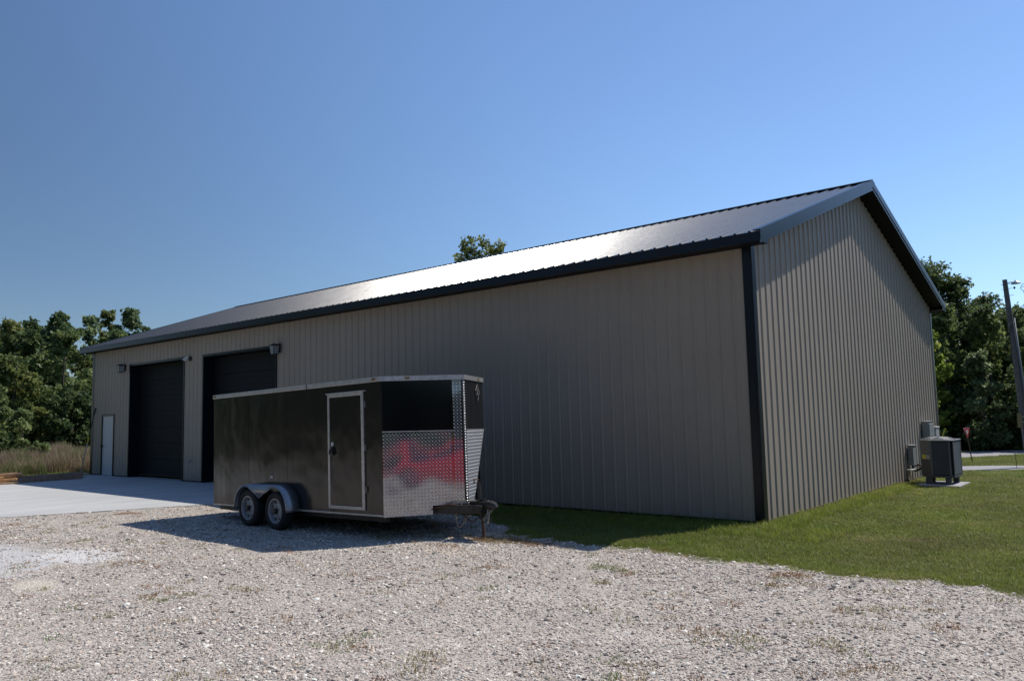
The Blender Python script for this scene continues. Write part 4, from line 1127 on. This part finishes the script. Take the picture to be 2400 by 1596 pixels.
for sg in (-1, 1):
    for (xa, xb, xc, xd) in ((-1.35, -.50, -.52, -1.22), (-.42, .78, .28, -.42)):
        vs = [(xa, sg * .812, 1.0), (xb, sg * .812, 1.0), (xc, sg * .640, 1.36), (xd, sg * .640, 1.36)]
        MB().add(vs + [(x, y - sg * .03, z) for x, y, z in vs], [(0, 1, 2, 3), (7, 6, 5, 4), (0, 4, 5, 1), (1, 5, 6, 2), (2, 6, 7, 3), (3, 7, 4, 0)]).build('side_window', M_CARGLASS, car)
    MB().box(.55, .72, sg * .90 - .06, sg * .90 + .06, .98, 1.10).build('side_mirror', M_CARRED, car, bevel=.02)
    MB().box(1.90, 2.06, sg * .62 - .14, sg * .62 + .14, .62, .76).build('headlight', M_GLASS, car, bevel=.02)
    MB().box(-2.10, -1.98, sg * .68 - .10, sg * .68 + .10, .68, .86).build('tail_light', M_RED, car, bevel=.02)
    for xx in (-1.32, 1.30): wheel(car, xx, sg * .80, .315, .315, .20, .20, sg, M_RIM)
MB().add([(.98, -.68, 1.02), (.98, .68, 1.02), (.40, .56, 1.40), (.40, -.56, 1.40), (.94, -.68, 1.0), (.94, .68, 1.0), (.36, .56, 1.38), (.36, -.56, 1.38)], [(0, 1, 2, 3), (7, 6, 5, 4), (0, 4, 5, 1), (1, 5, 6, 2), (2, 6, 7, 3), (3, 7, 4, 0)]).build('windshield', M_CARGLASS, car)

# ------------------------------------------------------------------ trees
def make_tree(name, label, x, y, height, rx, material, nleaf, leaf, seed, base=.15, taper=.8, lobes=14, cat='tree', group=None, trunk=True, rtop=1.0, tight=.55, ry=None):
    r = np.random.default_rng(seed); ry = ry or rx
    z0 = float(gz(x, y))
    root = tag(empty(name, (x, y, z0)), label, cat, group)
    # cluster centres inside a bumpy envelope
    cen = []; rad = []
    hb = height * base; hc = height - hb
    K = int(lobes * 1.7)
    for k in range(K):
        t = (k + r.random()) / K                         # 0 bottom .. 1 top
        env = (1 - taper * abs(t - .38) ** 1.6 * 1.9) * (1.0 if t < .75 else rtop)
        env = max(env, .22)
        a = r.random() * 2 * PI + k * 2.4; q = r.random() ** .5 * .78
        cr = (.24 + .16 * r.random()) * rx * (1.05 - .35 * t)
        cen.append((math.cos(a) * q * rx * env, math.sin(a) * q * ry * env, hb + t * hc - cr * (.75 * t)))
        rad.append(cr)
    cen.append((0, 0, height - rx * .30)); rad.append(rx * .30)
    cen = np.array(cen); rad = np.array(rad)
    # second generation: small twig clumps on every lobe
    sub = 20
    dirs = r.normal(size=(len(cen), sub, 3)); dirs /= np.linalg.norm(dirs, axis=-1, keepdims=True)
    dirs[..., 2] = dirs[..., 2] * .8 + .12
    c2 = cen[:, None, :] + dirs * rad[:, None, None] * (.55 + .55 * r.random((len(cen), sub, 1)))
    r2 = rad[:, None] * (.26 + .30 * r.random((len(cen), sub)))
    t2 = np.clip(.42 + .22 * r.normal(size=len(cen))[:, None] + .12 * r.normal(size=(len(cen), sub)), 0, 1)
    c2 = c2.reshape(-1, 3); r2 = r2.ravel(); t2 = t2.ravel()
    w = r2 ** 2; w /= w.sum()
    idx = r.choice(len(c2), nleaf, p=w)
    u = r.normal(size=(nleaf, 3)); u /= np.linalg.norm(u, axis=1, keepdims=True)
    P = c2[idx] + u * (r2[idx] * (r.random(nleaf) ** tight))[:, None]
    keep = P[:, 2] > .05; P = P[keep]; idx = idx[keep]; n = len(P)
    nrm = r.normal(size=(n, 3)) * .9 + np.array([0, 0, .55]); nrm /= np.linalg.norm(nrm, axis=1, keepdims=True)
    a1 = np.cross(nrm, r.normal(size=(n, 3))); a1 /= np.linalg.norm(a1, axis=1, keepdims=True); b1_ = np.cross(nrm, a1)
    s_ = leaf * (.6 + .8 * r.random(n))[:, None]
    V = np.stack([P - a1 * s_ * .5, P + b1_ * s_ * .30, P + a1 * s_ * .5, P - b1_ * s_ * .30], 1).reshape(-1, 3)
    tone = np.clip(t2[idx] + .16 * r.normal(size=n), 0, 1)
    me = fastmesh('crown', V, np.arange(4 * n).reshape(-1, 4), material, attrs=tone)
    o = bpy.data.objects.new('crown', me); COL.objects.link(o); o.parent = root
    if trunk:
        mb = MB(); tr_ = max(.05, height * .016)
        top = height * .82
        pts = [(r.normal() * .02 * height * q, r.normal() * .02 * height * q, top * q) for q in (0, .2, .45, .7, 1)]
        pts[0] = (0, 0, -.3)
        mb.tube(pts, [tr_ * 1.25, tr_, tr_ * .75, tr_ * .5, tr_ * .15], 8)
        for k in range(min(len(cen), 12)):
            c = cen[k]; q = min(.85, max(.15, (c[2] / top) * .7)); i0 = min(3, int(q * 4)); f = q * 4 - i0
            b = Vector(pts[i0]).lerp(Vector(pts[i0 + 1]), f)
            e = Vector(c); mid = b.lerp(e, .5) + Vector((0, 0, .05 * height))
            mb.tube([b, mid, e], [tr_ * .35, tr_ * .22, tr_ * .08], 5)
        mb.build('trunk', M_BARK, root, autos=60)
    return root
G1 = 'trees of the left woodland'; G2 = 'trees beyond the road at right'
LT = [  # x, y, h, rx, mat, leaves, label
 (-63.97, 9.78, 9.9, 2.2, L_OLIVE, 9000, 'olive green tree at the far left edge of the left woodland'),
 (-65.51, 11.52, 10.4, 1.9, L_DARK, 8000, 'narrow dark tree second from the left along the left woodland skyline'),
 (-61.10, 12.07, 10.4, 2.5, L_DARK, 12000, 'broad round topped dark tree standing tallest in the left woodland'),
 (-65.93, 16.29, 11.2, 1.8, L_GREY, 7000, 'pale grey green tree right of the tallest tree in the left woodland'),
 (-69.12, 19.07, 12.2, 1.7, L_OLIVE, 7000, 'narrow upright olive tree standing left of the gap before the barn roof'),
 (-66.61, 19.85, 12.2, 2.3, L_GREY, 9000, 'pale round tree rising behind the left end of the barn roof'),
 (-69.72, 22.71, 11.0, 1.5, L_GREY, 4000, 'small pale treetop just above the left slope of the barn roof'),
 (-68.0, 14.2, 10.6, 2.4, L_MID, 9000, 'mid green tree filling the skyline right of the tallest left tree'),
 (-64.5, 18.3, 9.8, 2.4, L_GREY, 9000, 'grey green broad tree filling below the pale treetops by the roof'),
 (-70.5, 10.5, 10.4, 2.6, L_MID, 8000, 'mid green tree deep in the left woodland behind the narrow dark tree'),
 (-53.39, 9.86, 8.6, 2.6, L_LIGHT, 11000, 'light green full crowned tree in the middle row of the left woodland'),
 (-51.99, 6.2, 6.3, 2.4, L_OLIVE, 9000, 'olive bushy tree in front at the left of the left woodland'),
 (-54.65, 12.16, 6.8, 2.5, L_OLIVE, 10000, 'yellowish bushy tree low in the left woodland beside the barn corner'),
 (-56.5, 3.6, 8.6, 2.6, L_MID, 8000, 'mid green tree cut by the left picture edge'),
 (-57.86, 14.9, 9.0, 2.4, L_MID, 9000, 'mid green tree behind the far barn corner'),
 (-49.47, 8.94, 3.9, 2.4, L_DARK, 8000, 'low dark shrub tree on the woodland edge behind the weeds'),
 (-50.5, 11.4, 4.2, 2.4, L_DARK, 8000, 'low dark shrub tree on the woodland edge beside the barn corner'),
 (-58.5, 9.0, 8.8, 2.6, L_DARK, 9000, 'dark dense tree filling the middle of the left woodland'),
 (-60.5, 16.2, 8.5, 2.6, L_DARK, 8000, 'dark dense tree hidden low behind the barn corner'),
 (-60.0, 6.3, 8.8, 2.6, L_DARK, 8000, 'dark dense tree behind the left front bush'),
 (-51.0, 3.5, 4.6, 2.4, L_DARK, 7000, 'low dark shrub tree behind the left front bush'),
]
for i, (x, y, h, rx, m_, nl, lab) in enumerate(LT):
    make_tree('tree', lab, x, y, h, rx, m_, int(nl * .9), .30, 100 + i, base=.10 if h < 9.5 else .22, lobes=15 if h > 9.5 else 12, group=G1, rtop=.85)
make_tree('bush', 'large bright green bush in front of the woodland at the left picture edge', -38.2, 1.15, 3.7, 1.45, L_LIGHT, 11000, .15, 301, base=.03, lobes=13, cat='bush', taper=.9, rtop=.55)
make_tree('bush', 'rounded green bush just right of the large bush at the left edge', -37.9, 2.35, 2.6, 1.1, L_LIGHT, 8000, .14, 302, base=.02, lobes=10, cat='bush', taper=.8, rtop=.6)
make_tree('tree', 'lone treetop rising above the middle of the barn roof ridge', -31.75, 29.65, 14.35, 3.0, L_OLIVE, 9000, .26, 303, base=.45, lobes=16, taper=.15, rtop=1.0)
RT = [
 (-4.45, 32.5, 9.15, 3.3, L_DARK, 22000, .10, 'tallest dark tree rising just right of the barn gable'),
 (-3.55, 33.4, 8.4, 2.1, L_DARK, 12000, .10, 'dark tree shouldering the tallest tree on its right'),
 (-6.4, 34.5, 8.2, 2.6, L_DARK, 7000, .10, 'dark tree mostly hidden behind the barn gable'),
 (-2.36, 35.02, 7.4, 2.0, L_DARK, 11000, .10, 'dark tree with an upright top left of the utility pole'),
 (-1.06, 35.2, 6.6, 2.1, L_MID, 10000, .10, 'mid green tree directly behind the utility pole top'),
 (-3.40, 29.9, 6.7, 1.55, L_MID, 9000, .05, 'mid green rounded tree in the middle of the right woodland'),
 (-1.80, 30.53, 6.4, 1.6, L_MID, 9000, .05, 'leafy green tree below the upright topped tree'),
 (-3.75, 27.9, 5.2, 1.15, L_YEL, 6000, .04, 'bright yellow green small tree beside the barn corner'),
 (-1.75, 28.2, 4.1, 1.25, L_GREY, 6500, .03, 'grey green drooping shrub behind the yield sign'),
 (-.2, 29.0, 5.0, 1.4, L_MID, 6000, .04, 'green shrub tree just behind the utility pole'),
 (.6, 33.35, 6.7, 2.0, L_MID, 6000, .08, 'mid green tree right of the utility pole'),
 (2.0, 32.46, 6.3, 2.2, L_DARK, 5000, .08, 'dark tree outside the right picture edge'),
 (-2.9, 29.0, 2.6, 1.4, L_DARK, 5000, .02, 'low dark undergrowth bush left of the yield sign'),
 (-1.0, 29.7, 2.6, 1.4, L_DARK, 5000, .02, 'low dark undergrowth bush right of the yield sign'),
 (-4.4, 31.0, 4.6, 1.8, L_DARK, 6000, .02, 'dark bush behind the yellow green tree'),
 (-2.6, 32.6, 5.2, 2.0, L_DARK, 7000, .02, 'dark filling tree deep in the right woodland'),
 (-.5, 32.4, 5.0, 2.0, L_DARK, 6000, .02, 'dark filling tree deep behind the utility pole'),
 (-3.45, 35.6, 7.1, 2.3, L_MID, 12000, .05, 'broad mid green tree between the tallest tree and the upright topped tree'),
 (-1.9, 37.0, 6.9, 2.4, L_DARK, 10000, .05, 'dark broad tree in the back row left of the utility pole'),
 (-.1, 37.4, 6.4, 2.4, L_MID, 9000, .05, 'mid green broad tree in the back row right of the utility pole'),
]
for i, (x, y, h, rx, m_, nl, bs, lab) in enumerate(RT):
    # the woodland stands behind the side road
    vx, vy = x - CAM.x, y - CAM.y; k = 1.24
    make_tree('tree', lab, CAM.x + vx * k, CAM.y + vy * k, (h + .35 - 1.7) * k + 2.0, rx * k, m_, nl, .22, 200 + i, base=bs, lobes=14, group=G2, rtop=.8)

# woodland closing the view behind and beside the photographer (mirrored in the trailer's skin)
r_ = np.random.default_rng(55); NW = 56000
az = r_.uniform(math.radians(-89), math.radians(172), NW)          # clockwise from +X through -Y
cl = (az * 60 / 2 / PI * 3.1).astype(int)
hgt = 10.5 + 3.0 * np.sin(cl * 12.9898) + 1.5 * np.sin(az * 9)
rad_w = 52 + 6 * np.sin(cl * 4.1) + r_.normal(0, 2.0, NW)
zz = r_.random(NW) ** .8 * hgt
P = np.stack([CAM.x + rad_w * np.cos(-az), CAM.y + rad_w * np.sin(-az), zz], 1)
nrm = r_.normal(size=(NW, 3)); nrm /= np.linalg.norm(nrm, axis=1, keepdims=True)
a1 = np.cross(nrm, r_.normal(size=(NW, 3))); a1 /= np.linalg.norm(a1, axis=1, keepdims=True); b1_ = np.cross(nrm, a1)
s_ = (.7 + .7 * r_.random(NW))[:, None]
V = np.stack([P - a1 * s_ * .6, P + b1_ * s_ * .5, P + a1 * s_ * .6, P - b1_ * s_ * .5], 1).reshape(-1, 3)
me = fastmesh('far_woodland', V, np.arange(4 * NW).reshape(-1, 4), L_DARK, attrs=np.clip(.5 + .25 * r_.normal(size=NW), 0, 1))
o = bpy.data.objects.new('far_woodland', me); COL.objects.link(o)
tag(o, 'far woodland closing the view behind the photographer', kind='stuff')

# ------------------------------------------------------------------ instanced ground cover
def hidden_obj(name, me, c):
    o = bpy.data.objects.new(name, me); c.objects.link(o); return o
def scatter(name, label, pts, scales, coll, rotfull, material=None, category=None):
    me = bpy.data.meshes.new(name); me.vertices.add(len(pts)); me.vertices.foreach_set('co', np.asarray(pts, np.float32).ravel())
    a = me.attributes.new('sc', 'FLOAT', 'POINT'); a.data.foreach_set('value', np.asarray(scales, np.float32))
    o = bpy.data.objects.new(name, me); COL.objects.link(o); tag(o, label, kind='stuff')
    ng = bpy.data.node_groups.new(name + '_nodes', 'GeometryNodeTree')
    ng.interface.new_socket('Geometry', in_out='INPUT', socket_type='NodeSocketGeometry')
    ng.interface.new_socket('Geometry', in_out='OUTPUT', socket_type='NodeSocketGeometry')
    gi = ng.nodes.new('NodeGroupInput'); go = ng.nodes.new('NodeGroupOutput')
    ip = ng.nodes.new('GeometryNodeInstanceOnPoints'); ci = ng.nodes.new('GeometryNodeCollectionInfo')
    ci.inputs['Collection'].default_value = coll; ci.inputs['Separate Children'].default_value = True; ci.inputs['Reset Children'].default_value = True
    rv = ng.nodes.new('FunctionNodeRandomValue'); rv.data_type = 'FLOAT_VECTOR'
    rv.inputs[0].default_value = (-.45, -.45, 0) if rotfull else (-.12, -.12, 0)
    rv.inputs[1].default_value = (.45, .45, 6.28) if rotfull else (.12, .12, 6.28)
    at = ng.nodes.new('GeometryNodeInputNamedAttribute'); at.data_type = 'FLOAT'; at.inputs['Name'].default_value = 'sc'
    ng.links.new(gi.outputs[0], ip.inputs['Points']); ng.links.new(ci.outputs[0], ip.inputs['Instance'])
    ip.inputs['Pick Instance'].default_value = True
    ng.links.new(rv.outputs[0], ip.inputs['Rotation']); ng.links.new(at.outputs[0], ip.inputs['Scale'])
    ng.links.new(ip.outputs[0], go.inputs[0])
    md = o.modifiers.new('scatter', 'NODES'); md.node_group = ng
    return o
# pebbles
peb = bpy.data.collections.new('pebble_sources')
for k in range(6):
    bm = bmesh.new(); bmesh.ops.create_icosphere(bm, subdivisions=1, radius=.5)
    r = np.random.default_rng(900 + k); sc3 = (1.0, .58 + .34 * r.random(), .30 + .22 * r.random())
    for v in bm.verts:
        v.co = Vector((v.co.x * sc3[0], v.co.y * sc3[1], v.co.z * sc3[2])) * (1 + .34 * (r.random() - .5))
    me = bpy.data.meshes.new('pebble'); bm.to_mesh(me); bm.free(); me.materials.append(M_PEBBLE); hidden_obj('pebble', me, peb)
def infrust(x, y, marg=1.25):
    dx, dy = x - CAM.x, y - CAM.y
    f = dx * FW_.x + dy * FW_.y; s_ = dx * R_.x + dy * R_.y
    return (f > 1.0) & (np.abs(s_) < f * .655 * marg + 1.2), f
def sample(x0, x1, y0, y1, n):
    return rng.uniform(x0, x1, n), rng.uniform(y0, y1, n)
def on_lot(x, y):
    return (y < lawn_edge(x) + .05) & ((x > pad_edge(y) + .02)) & (x > -16)
def in_patch(x, y):
    return (((x + 7.3) / 1.9) ** 2 + ((y + 7.9) / .95) ** 2 < .8) | (((x + 6.6) / .85) ** 2 + ((y + 7.0) / .45) ** 2 < .8) | (((x + 4.9) / .55) ** 2 + ((y + 8.1) / .26) ** 2 < .8)
x, y = sample(-13, 9, -10.5, 0, 700000)
ok, f = infrust(x, y, 1.2); ok &= on_lot(x, y)
dens = np.interp(f, [3, 6, 8, 11, 15, 20], [1.2, 1.15, .8, .42, .2, .06])
clump = .5 + .5 * np.sin(x * 1.3 + 1.9 * np.sin(y * 1.1 + .4 * x)) * np.sin(y * 1.7 + x * .5 + 1.2 * np.sin(x * .9))
fine = .5 + .5 * np.sin(x * 7.1 + 2.0 * np.sin(y * 5.3)) * np.sin(y * 8.3 + 1.7 * np.sin(x * 4.7))
ok &= rng.random(len(x)) < dens * (.18 + .55 * clump ** 1.5 + .27 * fine) * np.where(in_patch(x, y), .30, 1)
x, y = x[ok], y[ok]; f = f[ok]
size = np.exp(rng.normal(math.log(.0118), .46, len(x))).clip(.006, .045) * np.interp(f, [5, 12], [1.0, 1.5])
z = gz(x, y) + .009 + size * .06
scatter('gravel', 'loose pale crushed stone scattered over the lot', np.stack([x, y, z], 1), size * 1.25, peb, True)
print('pebbles', len(x))
# grass tufts
def tuft(name, nb, h, rad_, w, mat_, seed, lean_=.5):
    r = np.random.default_rng(seed); V = []; Fq = []
    for k in range(nb):
        a = r.random() * 2 * PI; q = r.random() ** .5 * rad_; bx, by = q * math.cos(a), q * math.sin(a)
        la = r.random() * 2 * PI; hh = h * (.55 + .6 * r.random()); ln = lean_ * hh * r.random()
        wd = w * (.7 + .6 * r.random()); pa = la + PI / 2 + r.normal() * .5
        ux, uy = math.cos(pa) * wd / 2, math.sin(pa) * wd / 2; lx, ly = math.cos(la) * ln, math.sin(la) * ln
        b = len(V)
        V += [(bx - ux, by - uy, -.01), (bx + ux, by + uy, -.01), (bx + ux * .7 + lx * .35, by + uy * .7 + ly * .35, hh * .6), (bx - ux * .7 + lx * .35, by - uy * .7 + ly * .35, hh * .6), (bx + lx, by + ly, hh)]
        Fq += [(b, b + 1, b + 2, b + 3), (b + 3, b + 2, b + 4)]
    me = bpy.data.meshes.new(name); me.from_pydata(V, [], Fq); me.materials.append(mat_); me.update(); return me
gc = bpy.data.collections.new('grass_sources')
for k in range(5): hidden_obj('grass_tuft', tuft('grass_tuft', 40, .036, .12, .006, M_GRASS, 40 + k, 1.2), gc)
x, y = sample(-11, 9, -2.9, 11.5, 60000)
x2, y2 = sample(-4, 12, 11, 34, 16000)
x = np.concatenate([x, x2]); y = np.concatenate([y, y2])
ok, f = infrust(x, y, 1.3)
ok &= (y > lawn_edge(x) - .02) & ~((x < .02) & (y > .0) & (y < W + .02)) & ~((x > .36) & (x < 1.32) & (y > 7.23) & (y < 8.38))
def on_road(x, y, b, dvec, w0):
    nx_, ny_2 = -dvec.y, dvec.x; q = (x - b.x) * nx_ + (y - b.y) * ny_2; return (q > -.1) & (q < w0 + .1)
ok &= ~on_road(x, y, b1, d1, 2.35) & ~on_road(x, y, b2, d2, 2.9)
x, y, f = x[ok], y[ok], f[ok]
sz = (.75 + .6 * rng.random(len(x))) * np.interp(f, [9, 20, 40], [1.0, 1.35, 1.8])
scatter('lawn_grass', 'short mown lawn grass beside the barn', np.stack([x, y, gz(x, y)], 1), sz, gc, False)
print('grass', len(x))
# longer grass against the walls and in the shade strip
lg = bpy.data.collections.new('long_grass_sources')
for k in range(4): hidden_obj('long_grass_tuft', tuft('long_grass_tuft', 16, .13, .07, .007, M_LONGGRASS, 60 + k, .8), lg)
xa, ya = sample(-10.5, .3, -1.0, 0, 1500)
xe = rng.uniform(-10, 6, 1700); ye = lawn_edge(xe) + np.abs(rng.normal(0, .10, 1700)) + .0
xw_, yw_ = rng.uniform(.04, .5, 1300), rng.uniform(-.3, 7.1, 1300)
xh, yh = rng.uniform(-1.6, 1.2, 900), rng.uniform(-1.9, .0, 900)
x = np.concatenate([xa, xe, xw_, xh]); y = np.concatenate([ya, ye, yw_, yh])
ok = (y > lawn_edge(x) - .03) & ~((x < .02) & (y > -.02))
x, y = x[ok], y[ok]
scatter('long_grass', 'longer unmown grass along the walls and the lot edge', np.stack([x, y, gz(x, y)], 1), rng.uniform(.35, 1.0, len(x)) * np.where(y > -1.2, 1.0, .55), lg, False)
# ragged fringe where turf creeps into the stones
xf = rng.uniform(-3, 7, 5200); df = rng.exponential(.13, 5200)
k_ = rng.random(5200) < np.exp(-df * 3.2) * (.45 + .55 * np.sin(xf * 3.7 + np.sin(xf * 9))) ; xf, df = xf[k_], df[k_]; yf = lawn_edge(xf) - df
scatter('fringe_grass', 'ragged fringe of short grass creeping into the gravel', np.stack([xf, yf, gz(xf, yf) + .006], 1), rng.uniform(.5, 1.1, len(xf)) * np.exp(-df * 1.5), gc, False)
# weeds in the gravel
wc = bpy.data.collections.new('weed_sources')
for k in range(6): hidden_obj('weed_tuft', tuft('weed_tuft', 40, .030, .12, .007, M_WEED, 80 + k, 1.8), wc)
x, y = sample(-12, 8, -10.5, -1.2, 24000)
ok, f = infrust(x, y, 1.2); ok &= on_lot(x, y)
pn = (np.sin(x * 1.9 + 2 * np.sin(y * 1.1)) * np.sin(y * 2.7 + 1.4 * np.sin(x * .8)) + 1) / 2
pn2 = (np.sin(x * 4.3 + 1.5 * np.sin(y * 3.7)) * np.sin(y * 5.1 + 1.1 * np.sin(x * 2.9)) + 1) / 2
pr = .03 + .62 * (pn > .58) * (pn2 > .62) * np.interp(x, [-9, -2, 0, 3], [.22, .5, 1.0, 1.0]); pr += .35 * np.exp(-((x + 2.5) / 1.1) ** 2 - ((y + 3.0) / .3) ** 2)
ok &= rng.random(len(x)) < pr * .62
x, y = x[ok], y[ok]
scatter('gravel_weeds', 'small brown and green weeds growing through the gravel', np.stack([x, y, gz(x, y) + .005], 1), rng.uniform(.35, 1.25, len(x)), wc, False)
print('weeds', len(x))
sc_ = bpy.data.collections.new('straw_sources')
for k in range(3): hidden_obj('straw_tuft', tuft('straw_tuft', 40, .05, .13, .006, M_STRAW, 95 + k, 2.6), sc_)
dcx = rng.uniform(-1, 6, 26); dcy = rng.uniform(-2.4, 9, 26); dx_ = (dcx[:, None] + rng.normal(0, .16, (26, 12))).ravel(); dy_ = (dcy[:, None] + rng.normal(0, .10, (26, 12))).ravel()
x = np.concatenate([dx_, rng.normal(-2.35, .30, 70), rng.normal(-2.75, .16, 30), rng.normal(.35, .2, 30), rng.normal(.5, .3, 30)])
y = np.concatenate([dy_, rng.normal(-2.98, .09, 70), rng.normal(-3.1, .1, 30), rng.normal(1.3, .5, 30), rng.normal(4.2, 1.0, 30)])
ok = ~((x < .03) & (y > -.02)); x, y = x[ok], y[ok]
scatter('dead_grass', 'patches of dead straw coloured grass', np.stack([x, y, gz(x, y) + .01], 1), rng.uniform(.4, .9, len(x)), sc_, False)
# dry weed field at the left
fc_ = bpy.data.collections.new('field_sources')
for k in range(5): hidden_obj('tall_weed_clump', tuft('tall_weed_clump', 44, .95, .34, .022, M_DRYWEED, 120 + k, .45), fc_)
x, y = sample(-62, -26, -8, 16, 26000)
dxf, dyf = x - CAM.x, y - CAM.y; f = dxf * FW_.x + dyf * FW_.y; s_ = dxf * R_.x + dyf * R_.y
rr = np.hypot(dxf, dyf)
edge = 32.5 + np.interp(s_ / f, [-.75, -.60, -.5], [3.5, 0, -.5]) + .8 * np.sin(y * 1.3)
ok = (s_ / f < -.46) & (s_ / f > -.80) & (rr > edge) & (rng.random(len(x)) < np.interp(rr, [32, 38, 60], [.95, .55, .35]))
x, y, rr = x[ok], y[ok], rr[ok]
scatter('weed_field', 'tall dry brown and green weeds in the field left of the barn', np.stack([x, y, gz(x, y)], 1), rng.uniform(.38, .84, len(x)) * (.85 + .2 * np.sin(x * .9 + y * 1.7)), fc_, False)
print('field', len(x))
# short grass between the pad and the weed field
x, y = sample(-37, -22.4, -8, 2.5, 9000)
ok = ~((x > -24.2) & (y > -.75)) & ~((x > -22.4))
x, y = x[ok], y[ok]
scatter('verge_grass', 'short rough grass between the pad and the weed field', np.stack([x, y, gz(x, y)], 1), rng.uniform(1.0, 2.4, len(x)), gc, False)
